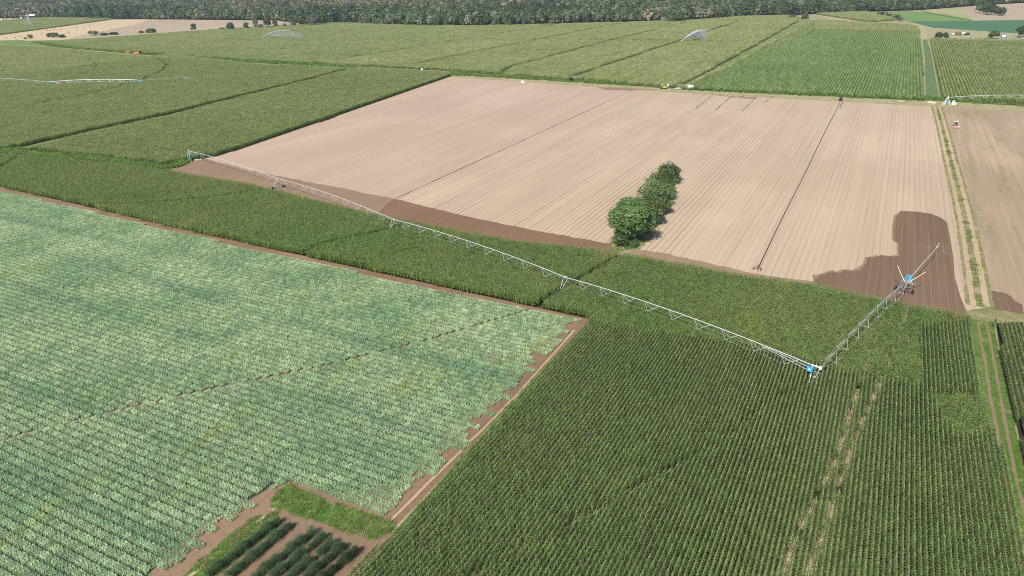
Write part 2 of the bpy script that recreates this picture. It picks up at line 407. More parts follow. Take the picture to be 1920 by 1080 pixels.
M['dusty_red'] = paint('dusty_red_paint', (0.42, 0.22, 0.19), 0.7, 0, 0.5)
M['rust'] = paint('rusty_red_frame', (0.20, 0.07, 0.045), 0.7, 0, 0.4)
M['orange'] = paint('orange_paint', (0.75, 0.24, 0.07), 0.5, 0, 0.2)
M['lime'] = paint('lime_paint', (0.5, 0.55, 0.05), 0.4, 0, 0.1)
M['darkgreen'] = paint('dark_green_paint', (0.035, 0.09, 0.05), 0.4, 0, 0.1)
M['glass'] = flat('dark_glass', (0.03, 0.045, 0.055), 0.12, 0.6)
M['silver'] = paint('silver_car_paint', (0.70, 0.71, 0.74), 0.25, 0.3, 0.05)
M['yellow'] = paint('yellow_paint', (0.8, 0.55, 0.04), 0.5, 0, 0.1)
M['roof_grey'] = paint('grey_sheet_roof', (0.34, 0.33, 0.32), 0.6, 0.1, 0.3)
M['bale'] = grassmat('straw_bale', (0.50, 0.38, 0.19), (0.56, 0.44, 0.24), None, 0, 1.0)
M['sandheap'] = soil('loose_pale_sand', (0.58, 0.47, 0.33), (0.48, 0.37, 0.25), streak=0.2)
def water():
    t = NT('spray_water'); a = t.n('ShaderNodeBsdfDiffuse'); a.inputs[0].default_value = (0.86, 0.9, 0.95, 1)
    b = t.n('ShaderNodeBsdfTranslucent'); b.inputs[0].default_value = (0.86, 0.9, 0.95, 1)
    mx = t.n('ShaderNodeMixShader'); mx.inputs[0].default_value = 0.5
    t.put(mx.inputs[1], a.outputs[0]); t.put(mx.inputs[2], b.outputs[0])
    return t.done(mx.outputs[0])
M['water'] = water()
M['dust'] = M['sandheap']

# ------------------------------------------------------------------ instanced ground cover (stuff)
def stamp_set(name, objs):
    c = bpy.data.collections.new(name)
    for o in objs: c.objects.link(o)
    return c
def scatter(name, XY, rot, scl, idx, coll, label, cat, z=0.0):
    me = bpy.data.meshes.new(name); n = len(XY)
    co = np.column_stack([XY, np.full(n, z)]).astype(np.float32)
    me.vertices.add(n); me.vertices.foreach_set('co', co.ravel())
    a = me.attributes.new('rot', 'FLOAT', 'POINT'); a.data.foreach_set('value', np.asarray(rot, np.float32))
    a = me.attributes.new('scl', 'FLOAT_VECTOR', 'POINT'); a.data.foreach_set('vector', np.asarray(scl, np.float32).ravel())
    a = me.attributes.new('idx', 'INT', 'POINT'); a.data.foreach_set('value', np.asarray(idx, np.int32))
    o = bpy.data.objects.new(name, me); col.objects.link(o)
    t = bpy.data.node_groups.new(name, 'GeometryNodeTree')
    t.interface.new_socket('Geometry', in_out='INPUT', socket_type='NodeSocketGeometry')
    t.interface.new_socket('Geometry', in_out='OUTPUT', socket_type='NodeSocketGeometry')
    gi = t.nodes.new('NodeGroupInput'); go = t.nodes.new('NodeGroupOutput')
    ip = t.nodes.new('GeometryNodeInstanceOnPoints'); ci = t.nodes.new('GeometryNodeCollectionInfo')
    ci.inputs['Collection'].default_value = coll; ci.inputs['Separate Children'].default_value = True; ci.inputs['Reset Children'].default_value = True
    def na(nm, ty):
        x = t.nodes.new('GeometryNodeInputNamedAttribute'); x.data_type = ty; x.inputs['Name'].default_value = nm
        return x.outputs['Attribute']
    cx = t.nodes.new('ShaderNodeCombineXYZ'); t.links.new(na('rot', 'FLOAT'), cx.inputs[2])
    er = t.nodes.new('FunctionNodeEulerToRotation'); t.links.new(cx.outputs[0], er.inputs[0])
    t.links.new(gi.outputs[0], ip.inputs['Points']); t.links.new(ci.outputs[0], ip.inputs['Instance'])
    ip.inputs['Pick Instance'].default_value = True
    t.links.new(na('idx', 'INT'), ip.inputs['Instance Index']); t.links.new(er.outputs[0], ip.inputs['Rotation'])
    t.links.new(na('scl', 'FLOAT_VECTOR'), ip.inputs['Scale'])
    t.links.new(ip.outputs[0], go.inputs[0])
    md = o.modifiers.new('scatter', 'NODES'); md.node_group = t
    tag(o, label, cat, kind='stuff')
    return o

def straps(base, az, length, width, rise, drop, seg=2, curl=0.85):
    """strap leaves: base (n,3); returns verts (n,2*(seg+1),3) flattened and quads"""
    n = len(base); ts = np.linspace(0, 1, seg + 1)
    out = np.column_stack([np.cos(az), np.sin(az), np.zeros(n)]); sd = np.column_stack([-np.sin(az), np.cos(az), np.zeros(n)])
    V = np.zeros((n, seg + 1, 2, 3))
    for i, q in enumerate(ts):
        x = length * curl * q; h = rise * math.sin(min(1.0, q * 1.15) * math.pi * 0.55) - drop * q ** 2.2
        w = width * (0.65 + 0.9 * q - 1.45 * q * q) + 0.004
        c = base + out * x[:, None]; c[:, 2] += h
        V[:, i, 0] = c - sd * (w / 2)[:, None]; V[:, i, 1] = c + sd * (w / 2)[:, None]
    k = (seg + 1) * 2; F = []
    b = np.arange(n) * k
    for i in range(seg): F.append(np.column_stack([b + 2 * i, b + 2 * i + 1, b + 2 * i + 3, b + 2 * i + 2]))
    return V.reshape(-1, 3), np.concatenate(F)
def maize_stamp(name, L, offs, per_m, nl, seg, mats, seed, h=2.35, lw=0.1, ll=0.85, tass=4, spread=0.6, tl=0.28, tw=0.05, low=0.22):
    """a length of maize row(s) running along +Y"""
    g = np.random.default_rng(seed); B = []; AZ = []; LE = []; WI = []; RI = []; DR = []; TB = []; 
    for off in offs:
        n = int(L * per_m)
        for i in range(n):
            y = -L / 2 + (i + 0.5 + g.uniform(-.35, .35)) * L / n; x = off + g.normal(0, 0.03); hh = h * g.uniform(0.9, 1.06)
            pl = g.normal(0, spread); s = g.integers(0, 2)
            for j in range(nl):
                f = (j + 0.6) / nl; z = hh * (low + (0.97 - low) * f)
                l = ll * (0.55 + 0.75 * math.sin(math.pi * (0.2 + 0.75 * f))) * g.uniform(0.8, 1.15)
                B.append((x, y, z)); AZ.append(pl + (math.pi if (j + s) % 2 else 0) + g.normal(0, 0.3)); LE.append(l); WI.append(lw * g.uniform(0.8, 1.2))
                RI.append(l * g.uniform(0.28, 0.5) * (0.7 + 0.5 * f)); DR.append(l * g.uniform(0.2, 0.75))
            TB.append((x, y, hh))
    V, F = straps(np.array(B), np.array(AZ), np.array(LE), np.array(WI), np.array(RI), np.array(DR), seg)
    mi = np.zeros(len(F), int)
    if tass:
        TB = np.repeat(np.array(TB), tass, 0); n = len(TB)
        V2, F2 = straps(TB, g.uniform(0, 6.28, n), np.full(n, tl) * g.uniform(.5, 1.2, n), np.full(n, tw), np.full(n, tl * 1.1), np.full(n, tl * .25), 1)
        F = np.concatenate([F, F2 + len(V)]); V = np.concatenate([V, V2]); mi = np.concatenate([mi, np.ones(len(F2), int)])
    return bpy.data.objects.new(name, fast_mesh(name, V, F, mats, mi))
def rows_in(poly, ang, du, L, phase=0.0):
    """row segments of length L with spacing du covering the polygon, rows along angle ang"""
    v = np.array([math.cos(ang), math.sin(ang)]); u = np.array([v[1], -v[0]]); P = np.array(poly)
    pu, pv = P @ u, P @ v
    us = (np.arange(math.floor(pu.min() / du), math.ceil(pu.max() / du) + 1) + phase) * du; vs = np.arange(pv.min() - L, pv.max() + L, L)
    A, B = np.meshgrid(us, vs, indexing='ij'); B = B + rng.uniform(0, L, len(us))[:, None]
    XY = A.reshape(-1, 1) * u + B.reshape(-1, 1) * v
    return XY[inside(XY, poly) & near_view(XY)]
def crop(name, polys, ang, du, L, coll, nvar, label, short=None, lanes=(), thin=None, holes=(), cat='maize crop', hvar=0.06, phase=0.0, floor=False):
    XY = np.concatenate([rows_in(p, ang, du, L, phase) for p in polys])
    for ln, w in lanes: XY = XY[dist_line(XY, ln) > w]
    for hp in holes: XY = XY[~inside(XY, hp)]
    if thin is not None: XY = XY[thin(XY)]
    if floor:
        for p_ in polys: sheet('crop_floor', p_, 0.052 + 0.001 * len(crop.n), M['green_floor']); crop.n.append(1)
    n = len(XY); rot = np.full(n, ang - math.pi / 2) + np.where(rng.random(n) < .5, 0, math.pi) + rng.normal(0, 0.015, n)
    k = 1 + hvar * (vnoise(XY, 14.0, 3) - .5) * 2 + rng.normal(0, hvar * .4, n)
    if short is not None: k = np.where(short(XY), k * rng.uniform(.56, .85, n), k)
    scl = np.column_stack([np.ones(n), np.ones(n) * 1.02, k])
    print(name, n)
    return scatter(name, XY, rot, scl, rng.integers(0, nvar, n), coll, label, cat)
crop.n = []

# ------------------------------------------------------------------ the lie of the land
ROW = R(62.5); CROSS = ROW - math.pi / 2
S = 9000
ground = sheet('ground', [(-S, -2000), (S, -2000), (S, 16000), (-S, 16000)], 0.0, M['base'])
def jag(pts, amp=0.6, step=2.0):
    """edge of a wetted or cropped area, nibbled in steps along the rows"""
    out = []
    n = len(pts)
    for i in range(n):
        a, b = np.array(pts[i]), np.array(pts[(i + 1) % n]); k = max(1, int(np.linalg.norm(b - a) / step))
        for j in range(k):
            p = a + (b - a) * j / k
            o1 = VD * random.uniform(-amp, amp)
            out.append(p + o1)
            if k > 1: out.append(a + (b - a) * (j + 0.8) / k + o1)
    return out
# brown field, beds on the right half and harrowed ground on the left half
edge_left = [(330, 316), (415, 290), (480, 268), (600, 228), (720, 186), (845, 142)]
midfar = [(330, 316), (480, 345), (590, 372), (700, 398), (850, 428), (1000, 452), (1150, 468), (1250, 487), (1400, 513), (1530, 530), (1700, 566), (1800, 583), (1824, 592)]
BF = GP([(845, 142), (1050, 155), (1290, 172), (1755, 198), (1780, 290), (1808, 400), (1826, 500), (1845, 600)]) + GP(midfar[::-1], 0.0)
sheet('ploughed_field', BF, 0.03, M['sand_ridged'])
split = GP([(1185, 170), (725, 380)])
sd_ = split[1] - split[0]; lowp = split[1] + sd_ * 0.09
sheet('harrowed_field', GP([(845, 142), (1050, 155), (1180, 167)]) + [split[0], split[1]] + GP([(690, 399), (590, 376), (480, 349), (330, 318), (415, 290), (480, 268), (600, 228), (720, 186)]), 0.042, M['sand_smooth'])
ribbon('furrow', [split[0], lowp], 0.5, 0.07, M['furrow'], 0.12)
for a, b in (((1455, 178), (1432, 193)), ((1337, 177), (1305, 203)), ((1370, 181), (1342, 206)), ((1418, 182), (1392, 208)), ((1323, 176), (1306, 188))):
    ribbon('furrow', GP([a, b]), 0.38, 0.07, M['furrow'], 0.2)
sheet('damp_patch', jag(GP([(1345, 178), (1380, 180), (1420, 183), (1416, 186), (1390, 184), (1350, 180)]), 1.6, 2.2), 0.075, M['sand_damp'])
sheet('damp_patch', jag(GP([(1118, 163), (1180, 166), (1230, 168), (1180, 170), (1135, 168)]), 1.4, 3), 0.078, M['sand_damp'])
# moist band along the maize, laid down by the irrigator
bandtop = [(345, 301), (385, 297), (460, 318), (520, 330), (600, 346), (640, 353), (700, 365), (740, 373), (870, 405), (1000, 432), (1090, 448), (1146, 458)]
b1 = bandtop[:8] + [(724, 380)]
def strip(name, top, bot, z, mat, amp, step):
    def res(L, n):
        L = [np.array(p) for p in L]; d = np.cumsum([0] + [np.linalg.norm(b - a) for a, b in zip(L[:-1], L[1:])]); o = []
        for t in np.linspace(0, d[-1], n): i = min(np.searchsorted(d, t, side='right') - 1, len(L) - 2); o.append(L[i] + (L[i + 1] - L[i]) * (t - d[i]) / (d[i + 1] - d[i]))
        return o
    n = int(sum(np.linalg.norm(b - a) for a, b in zip(top[:-1], top[1:])) / step) + 2; A, B = res(top, n), res(bot, n); V = []; F = []
    for i in range(n):
        if i % 2 == 0: o1 = VD * random.uniform(-amp, amp)
        V += [(*(A[i] + o1), z), (*B[i], z)]
        if i: F.append((2 * i - 2, 2 * i - 1, 2 * i + 1, 2 * i))
    o = mesh_obj(name, V, F, mat); o['kind'] = 'structure'; return o
strip('moist_band', GP(b1[:-1] + [(746, 376)]), GP([(322, 319), (330, 320), (480, 352), (590, 379), (700, 403), (730, 409)]), 0.09, M['sand_damp'], 0.5, 1.5)
strip('moist_band', GP([(728, 380)] + bandtop[7:]), GP([(704, 404), (850, 435), (1000, 459), (1152, 475)]), 0.094, M['sand_wet_ridged'], 0.3, 0.9)
strip('moist_band', GP([(1188, 467), (1240, 474), (1300, 488), (1360, 501), (1440, 518), (1530, 528)]), GP([(1165, 478), (1250, 494), (1400, 520), (1530, 537)]), 0.092, M['sand_damp'], 0.4, 1.3)
wet = GP([(1688, 396), (1715, 397), (1745, 401), (1765, 409), (1776, 418), (1781, 445), (1787, 482), (1790, 520), (1800, 555), (1815, 592), (1700, 578), (1600, 550), (1527, 535)])
comb = GP([(1526, 520), (1560, 512), (1590, 509), (1612, 507), (1624, 494), (1626, 486), (1645, 482), (1668, 482), (1686, 481), (1685, 458), (1677, 452), (1676, 430), (1680, 405), (1688, 403)])
cj = []
for a, b in zip(comb[:-1], comb[1:]):
    k = max(1, int(np.linalg.norm(b - a) / 0.9))
    for j in range(k):
        cj.append(a + (b - a) * j / k + (VD * random.uniform(-1.9, 1.6) if len(cj) % 2 else VD * random.uniform(-.3, .3)))
fr = []
for a, b in zip(comb[:-1], comb[1:]):
    k = max(1, int(np.linalg.norm(b - a) / 0.8))
    for j in range(k): fr.append(a + (b - a) * j / k + VD * random.uniform(.2, 1.7) - UD * .6)
sheet('damp_fringe', GP([(1688, 396), (1715, 397), (1745, 401), (1760, 440), (1700, 520), (1600, 545), (1527, 535)]) + fr, 0.096, M['sand_damp'])
sheet('wet_soil', wet + cj, 0.1, M['sand_wet'])
# sandy field on the right, grass lane between the two
RF = GP([(1762, 198), (1930, 207), (2080, 215), (2080, 610), (1845, 597), (1826, 500), (1800, 400), (1778, 290)])
sheet('weedy_field', RF, 0.035, M['sand_right'])
sheet('damp_patch', jag(GP([(1852, 545), (1885, 552), (1916, 570), (1920, 592), (1850, 592)]), 1.0, 2), 0.06, M['sand_wet'])
lane = [(1757, 200), (1768, 240), (1780, 290), (1796, 350), (1812, 420), (1826, 500), (1838, 575)]
ribbon('grass_lane', GP(lane), 6.0, 0.08, M['grass_weedy'], 0.2)
ribbon('wheel_rut', GP([(x - 5 - (y - 200) * 0.022, y) for x, y in lane]), 1.3, 0.1, M['pale_rut'], 0.15)
ribbon('wheel_rut', GP([(x + 4 + (y - 200) * 0.022, y) for x, y in lane]), 1.3, 0.1, M['pale_rut'], 0.15)
# foreground soils
leek_edge = [(1090, 601), (1072, 622), (1040, 655), (1025, 668), (1005, 690), (985, 722), (970, 742), (935, 768), (905, 800), (880, 832), (850, 860), (812, 893), (772, 930), (765, 955), (738, 972)]
leek_poly_px = [(-70, 341), (0, 359), (130, 388), (330, 437), (600, 497), (880, 559), (1085, 598)] + leek_edge + [(650, 940), (590, 918), (562, 909), (533, 905), (508, 928), (492, 950), (440, 985), (402, 1000), (368, 1040), (330, 1058), (285, 1100), (150, 1290), (-250, 1290), (-250, 500)]
sheet('loam_field', GP([(-150, 325), (0, 352), (130, 380), (330, 429), (600, 488), (880, 550), (1112, 600), (1000, 725), (745, 1000), (640, 1110), (480, 1310), (-300, 1310), (-300, 500)]), 0.02, M['soil'])
sheet('loam_headland', GP([(-80, 337), (0, 355), (330, 434), (600, 493), (880, 555), (1110, 602), (1120, 592), (880, 540), (600, 478), (330, 420), (0, 342)]), 0.045, M['soil'])
sheet('soil_painted_shade', GP([(1112, 600), (1000, 727), (745, 1002), (600, 1160), (480, 1310), (2040, 1310), (1928, 1080), (1900, 960), (1870, 800), (1840, 640), (1826, 596), (1700, 575), (1530, 538), (1250, 495), (850, 436), (590, 380), (330, 322), (30, 287), (-80, 276), (-80, 325), (0, 350), (600, 487), (880, 549)]), 0.05, M['soil_dark'])  # ground under the maize, row-gap shade painted into its dark colour
sheet('soil_painted_shade', GP([(1866, 602), (1882, 700), (1909, 812), (1928, 900), (1978, 1110), (2050, 1310), (2700, 1310), (2300, 600)]), 0.0505, M['soil_dark'])
sheet('grass_plot', GP([(533, 912), (548, 907), (562, 918), (640, 948), (738, 980), (736, 998), (700, 1012), (655, 1000), (600, 978), (560, 966), (505, 950), (515, 930)]), 0.06, M['grass'])
sheet('grass_plot', GP([(512, 958), (525, 968), (520, 985), (430, 1060), (395, 1090), (330, 1092), (400, 1030), (470, 975)]), 0.06, M['grass'])
sheet('grass_margin', GP([(1108, 603), (1115, 606), (1004, 727), (884, 858), (752, 1003), (742, 998), (866, 858), (985, 727)]), 0.07, M['verge_green'])
for off in (0.0, 1.7):
    ribbon('wheel_rut', [p + UD * (-1.9 + off) for p in GP([(1092, 622), (985, 745), (880, 853), (745, 990)])], 0.45, 0.065, M['pale_rut'], 0.1)
ribbon('wheel_rut', GP([(505, 962), (560, 975), (625, 1000), (690, 1020), (740, 1010)]), 0.6, 0.055, M['rut'], 0.2)
ribbon('wheel_rut', GP([(470, 1090), (520, 1045), (575, 998), (570, 978)]), 0.5, 0.055, M['rut'], 0.1)
ribbon('wheel_rut', GP([(455, 1090), (505, 1045), (560, 998), (555, 978)]), 0.5, 0.055, M['rut'], 0.1)
ribbon('wheel_rut', GP([(520, 950), (440, 1010), (345, 1090)]), 0.5, 0.055, M['pale_rut'], 0.12)
# green farm track on the right
sheet('farm_track', GP([(1815, 590), (1829, 588), (1862, 604), (1880, 700), (1905, 810), (1922, 900), (1965, 1100), (2030, 1290), (1940, 1290), (1900, 1100), (1880, 980), (1862, 880), (1842, 800), (1824, 700)]), 0.075, M['grass'])
ribbon('wheel_rut', GP([(1833, 604), (1843, 660), (1852, 715), (1862, 775), (1872, 830), (1880, 880), (1890, 940), (1905, 1010), (1922, 1090)]), 0.55, 0.095, M['rut'], 0.14)
ribbon('wheel_rut', GP([(1850, 608), (1862, 670), (1873, 730), (1884, 790), (1895, 845), (1910, 920), (1940, 1030)]), 0.5, 0.095, M['rut'], 0.12)
sheet('track_crossing', GP([(1800, 583), (1850, 578), (1935, 592), (1935, 604), (1866, 606), (1835, 610), (1826, 600)]), 0.088, M['grass_weedy'])
sheet('bare_patch', jag(GP([(1833, 782), (1850, 780), (1853, 792), (1838, 793)]), 0.3, 1), 0.09, M['soil'])
sheet('bare_patch', jag(GP([(1876, 880), (1886, 885), (1900, 950), (1915, 1020), (1928, 1090), (1915, 1090), (1895, 985), (1882, 920)]), 0.2, 2), 0.092, M['soil'])
sheet('bare_patch', GP([(-80, 288), (0, 287), (33, 285), (30, 282), (-80, 281)]), 0.09, M['pale_rut'])
# the road beyond the brown field and its verges
sheet('road_verge', GP([(825, 136), (960, 145), (1290, 166), (1560, 181), (1740, 189), (1765, 190), (1990, 205), (1990, 214), (1750, 200), (1290, 175), (840, 144)]), 0.05, M['verge'])
sheet('road_verge', GP([(1555, 181), (1640, 184), (1740, 188), (1765, 189), (1990, 203), (1990, 200), (1765, 183), (1740, 183), (1560, 178)]), 0.06, M['verge_green'])
ribbon('dirt_road', GP([(800, 137), (850, 141), (960, 149.5), (1290, 170.5), (1560, 186), (1755, 197), (1990, 210)]), 2.4, 0.08, M['pale_road'], 0.3, 8)
sheet('road_verge', GP([(40, 75), (180, 93), (480, 114), (660, 125), (835, 138), (845, 142), (660, 128), (480, 118), (250, 101), (100, 88), (-80, 78)]), 0.05, M['verge_green'])
sheet('bare_patch', jag(GP([(665, 127.5), (676, 127), (672, 129.5), (664, 129)]), 0.8, 3), 0.07, M['pale_rut'])
sheet('bare_patch', jag(GP([(1683, 187), (1697, 190), (1690, 191), (1678, 188)]), 0.5, 2), 0.09, M['sandheap'])
# far land
sheet('stubble_field', GP([(-90, 80), (-90, 74), (0, 66), (210, 37), (282, 36), (250, 47), (190, 58), (120, 75), (60, 76)]), 0.04, M['stubble'])
sheet('fallow_field', GP([(282, 36), (540, 39), (650, 41), (420, 55), (300, 64), (130, 76), (110, 76), (190, 58), (250, 47)]), 0.05, M['fallow'])
sheet('meadow', GP([(1716, 50), (1760, 45), (1990, 55), (1990, 82), (1738, 76), (1722, 62)]), 0.05, M['meadow_tan'])
sheet('beet_field', GP([(1705, 40), (1760, 40), (1830, 39), (1990, 36), (1990, 66), (1880, 61), (1800, 55.5), (1747, 52)]), 0.06, M['beet'])
sheet('clover_field', GP([(1630, 24), (1705, 21), (1742, 25), (1828, 39), (1708, 41), (1692, 38), (1660, 31)]), 0.055, M['clover'])
sheet('fallow_field', GP([(1715, 20), (1860, 8), (2100, 0), (2100, 35), (1990, 37), (1830, 38.5), (1780, 33), (1740, 25)]), 0.045, M['fallow'])
sheet('meadow', GP([(1722, 20), (1800, 14), (1830, 37), (1780, 33), (1742, 25)]), 0.05, M['meadow'])
ribbon('dirt_road', GP([(1522, 27), (1560, 34), (1600, 40), (1640, 42)]), 12, 0.07, M['pale_road'], 1.5, 20)
ribbon('dirt_road', GP([(1640, 42), (1700, 42), (1745, 53), (1800, 57), (1880, 63), (1990, 70)]), 4, 0.08, M['pale_road'], 0.8, 15)
ribbon('dirt_road', GP([(1690, 40), (1745, 52)]), 5, 0.085, M['pale_road'], 0.8, 15)
ribbon('dirt_road', GP([(860, 51), (960, 48.5), (1060, 46)]), 8, 0.07, M['pale_road'], 1.5, 20)
sheet('ditch', GP([(1736, 188), (1762, 190), (1746, 100), (1738, 74), (1730, 74), (1734, 110)]), 0.07, M['ditch'])
sheet('meadow', GP([(1720, 50), (1734, 50), (1738, 76), (1728, 76)]), 0.065, M['meadow'])

sheet('crop_floor', GP([(-90, 268), (32, 274), (312, 303), (322, 321), (200, 307), (32, 293), (-90, 285)]), 0.0685, M['green_floor'])
# ------------------------------------------------------------------ maize
mm = [M['maize_near'], M['tassel_near']]
near_set = stamp_set('maize_rows_near', [maize_stamp('maize_row', 0.75, (0,), 6.7, 7, 2, mm, 10 + k, h=2.45, lw=0.115, ll=0.36, tass=5, tl=0.2, spread=0.9, low=.5) for k in range(12)])
mid_set = stamp_set('maize_rows_mid', [maize_stamp('maize_row', 0.75, (0,), 5.4, 6, 2, [M['maize_mid'], M['tassel']], 30 + k, h=2.3, lw=0.17, ll=0.66, tass=3, spread=1.4, low=.35) for k in range(12)])
left_set = stamp_set('maize_rows_left', [maize_stamp('maize_row', 3.0, (-0.4, 0.4), 3.6, 6, 2, [M['maize_left'], M['tassel_far']], 50 + k, h=2.3, lw=0.2, ll=0.85, tass=3, spread=1.2, tl=0.4, tw=0.1) for k in range(6)])
dry_set = stamp_set('maize_rows_dry', [maize_stamp('maize_row', 3.0, (-0.4, 0.4), 3.6, 6, 2, [M['maize_olive'], M['tassel_far']], 70 + k, h=2.2, lw=0.2, ll=0.85, tass=4, spread=1.2, tl=0.45, tw=0.11) for k in range(5)])
def far_set(name, mat, seed, h=2.4):
    return stamp_set(name, [maize_stamp('maize_row', 10.0, (-0.75, -.25, 0.25, .75), 2.6, 4, 1, [mat, M['tassel_far']], seed + k, h=h, lw=0.26, ll=0.8, tass=3, spread=1.5, tl=0.4, tw=0.13) for k in range(5)])
farg_set = far_set('maize_rows_far', M['maize_far'], 90); farp_set = far_set('maize_rows_pale', M['maize_pale'], 110)
farr_set = stamp_set('maize_rows_ridge', [maize_stamp('maize_row', 8.0, (-0.3, 0.3), 1.8, 6, 1, [M['maize_green'], M['tassel_far']], 130 + k, h=2.4, lw=0.34, ll=0.85, tass=2, spread=0.8, tl=0.5, tw=0.14) for k in range(5)])
farp2_set = far_set('maize_rows_straw', M['maize_straw'], 170)
faro_set = stamp_set('maize_rows_olive', [maize_stamp('maize_row', 8.0, (-0.3, 0.3), 1.8, 6, 1, [M['maize_olive'], M['tassel_far']], 150 + k, h=2.4, lw=0.34, ll=0.85, tass=3, spread=0.8, tl=0.5, tw=0.14) for k in range(5)])

headline = [(1118, 600), (1200, 612), (1300, 630), (1400, 643), (1500, 666), (1600, 692), (1728, 717), (1722, 602)]
gun1 = GP([(1462, 1090), (1495, 1000), (1530, 935), (1570, 855), (1600, 760), (1632, 660), (1662, 585)], 1.0)
gun2 = GP([(1508, 1090), (1555, 970), (1600, 830), (1650, 720), (1682, 640), (1704, 578)], 1.0)
t2lane = GP([(565, 480), (600, 462), (660, 448), (732, 432), (797, 407)], 1.2)
t3lane = GP([(1000, 578), (1052, 545), (1110, 512), (1165, 479)], 1.2)
midlane = GP([(160, 383), (230, 381), (305, 379), (390, 371), (475, 357), (560, 340)], 1.8)
llane = GP([(-10, 322), (42, 291)], 1.2)
pivl = GP([(880, 1090), (1010, 1015), (1120, 960), (1240, 895), (1330, 850), (1440, 760), (1516, 720)], 1.2)
A_poly = GP([(1112, 605), (1000, 729), (880, 860), (748, 1004), (662, 1092), (500, 1290), (1990, 1290), (1925, 1090), (1900, 975), (1882, 880), (1862, 815)]) + \
    GP([(1800, 812), (1770, 780), (1752, 738), (1844, 733), (1820, 598)], 2.3) + GP(headline[::-1], 2.3)
W_poly = GP([(1752, 737), (1846, 735), (1864, 815), (1800, 812), (1770, 780)], 2.3)
crop('maize_crop', [A_poly], ROW, 0.735, 0.75, near_set, 12, 'tall dark green maize in clear drill rows filling the right foreground', lanes=[(gun1, .24), (gun2, .24)],
     short=lambda q: (dist_line(q, pivl) < .75) & (vnoise(q, 2.0, 5) > .45))
def gaps(seed, s, lim): return lambda q: vnoise(q, s, seed) < lim
mid_poly = GP([(-150, 318), (0, 353), (130, 382), (330, 431), (600, 490), (880, 552), (1100, 600)]) + GP(headline, 2.3) + GP([(1822, 598), (1824, 590)] + midfar[::-1][1:], 2.3)[:-1] + GP([(316, 318), (200, 303.5), (100, 294), (32, 289.5), (-90, 281)], 2.3)
crop('maize_headland', [mid_poly, W_poly], CROSS, 0.735, 0.75, mid_set, 12, 'mid green maize strip without visible rows under the long irrigator', lanes=[(t2lane, .8), (t3lane, .8), (midlane, .7), (llane, .9), (gun1, .42), (gun2, .42)], hvar=0.1)
RC = GP([(1864, 608), (1880, 700), (1907, 812), (1926, 900), (1975, 1110), (2040, 1280), (2500, 1280), (2300, 640)]) + GP([(1990, 612), (1920, 604), (1866, 601)], 2.3)
crop('maize_block', [RC], ROW, 0.85, 0.75, near_set, 12, 'dark maize rows at the right frame edge beyond the green track')
lane1 = [(-80, 288), (0, 276), (40, 269), (170, 240), (300, 213), (450, 178), (560, 152), (662, 126)]
AL = math.atan2(*(G(845, 142) - G(415, 290))[::-1])
LF1 = GP([(32, 283), (100, 288.5), (200, 298.5), (312, 312), (415, 291), (480, 269), (600, 229), (720, 187), (845, 143), (845, 140), (800, 137), (670, 130)]) + GP([(x, y + 5.0 - .016 * max(0, x - 300) + (2 if x < 100 else 0)) for x, y in lane1[::-1][1:-2]], 2.3)
crop('maize_field', [LF1], AL, 1.5, 3.0, left_set, 6, 'maize wedge ending in a dark edge beside the brown field', hvar=0.1, floor=True)
sector = [(-90, 156), (0, 146), (100, 133), (200, 121), (320, 104)]
arcs = [GP([(55, 198), (100, 189), (150, 181), (210, 168), (258, 154), (290, 141), (307, 133), (315, 124), (309, 115), (290, 108), (270, 104)], 1.5),
        GP([(150, 182), (258, 152), (292, 138), (303, 131), (310, 124), (304, 115), (286, 109)], 1.5),
        GP([(110, 152), (150, 142), (172, 133), (182, 124), (176, 117), (160, 111), (130, 106), (95, 102)], 1.5),
        GP([(-10, 139), (5, 134), (10, 128), (4, 123), (-10, 120)], 1.5), GP([(-20, 89), (40, 86), (95, 81)], 1.5)]
LFw = GP([(x, y - 2.0) for x, y in lane1], 2.3) + GP([(655, 127), (560, 122), (480, 119)], 2.3) + GP(sector[::-1])
LFd = GP(sector) + GP([(480, 119), (250, 103), (100, 89), (-90, 79)], 2.3)
crop('maize_field', [LFw], AL, 1.5, 3.0, left_set, 6, 'freshly watered maize with a curved wheel track and a second irrigator', lanes=[(a, .9) for a in arcs], hvar=0.1, floor=True)
crop('maize_field', [LFd], AL, 1.5, 3.0, dry_set, 5, 'yellower dry maize sector in the far left behind the second irrigator', lanes=[(a, .9) for a in arcs], hvar=0.1, floor=True)
L3 = [GP(q, 1.5) for q in ([(1075, 143), (1140, 121), (1270, 78), (1385, 40)], [(1277, 160), (1345, 126), (1420, 84), (1497, 40)], [(950, 127), (1145, 76), (1285, 42)], [(770, 122), (960, 84), (1182, 40)],
        [(629, 112), (810, 84), (960, 59), (1045, 45)], [(1365, 158), (1405, 133), (1445, 105), (1460, 96)], [(880, 72), (1180, 75.5), (1440, 79)], [(960, 93), (1100, 97)], [(930, 147), (955, 126)])]
crop('maize_field', [GP([(62, 77), (180, 91), (480, 112), (600, 116.5)], 2.3) + GP([(600, 119), (985, 47), (960, 48), (640, 43), (420, 55), (300, 64), (130, 76)], 1.0)], ROW, 2.2, 10, farg_set, 5, 'long green maize field below the straw bales and far left forest',
     floor=True, lanes=[(GP([(533, 92), (553, 91)], 1.5), 2.5), (GP([(520, 103), (760, 85)], 1.5), .6)], hvar=0.05)
crop('maize_field', [GP([(600, 116.5), (700, 121), (842, 128), (960, 138), (1080, 146), (1240, 158), (1290, 162.5)], 2.3) + GP([(1530, 41), (1480, 29), (1390, 31), (1290, 39), (985, 47), (600, 119)], 1.0)], ROW, 2.2, 10, farp_set, 5, 'pale yellow green maize field crossed by dark sprinkler lanes', lanes=[(l, 3.0) for l in L3], hvar=0.05, floor=True)
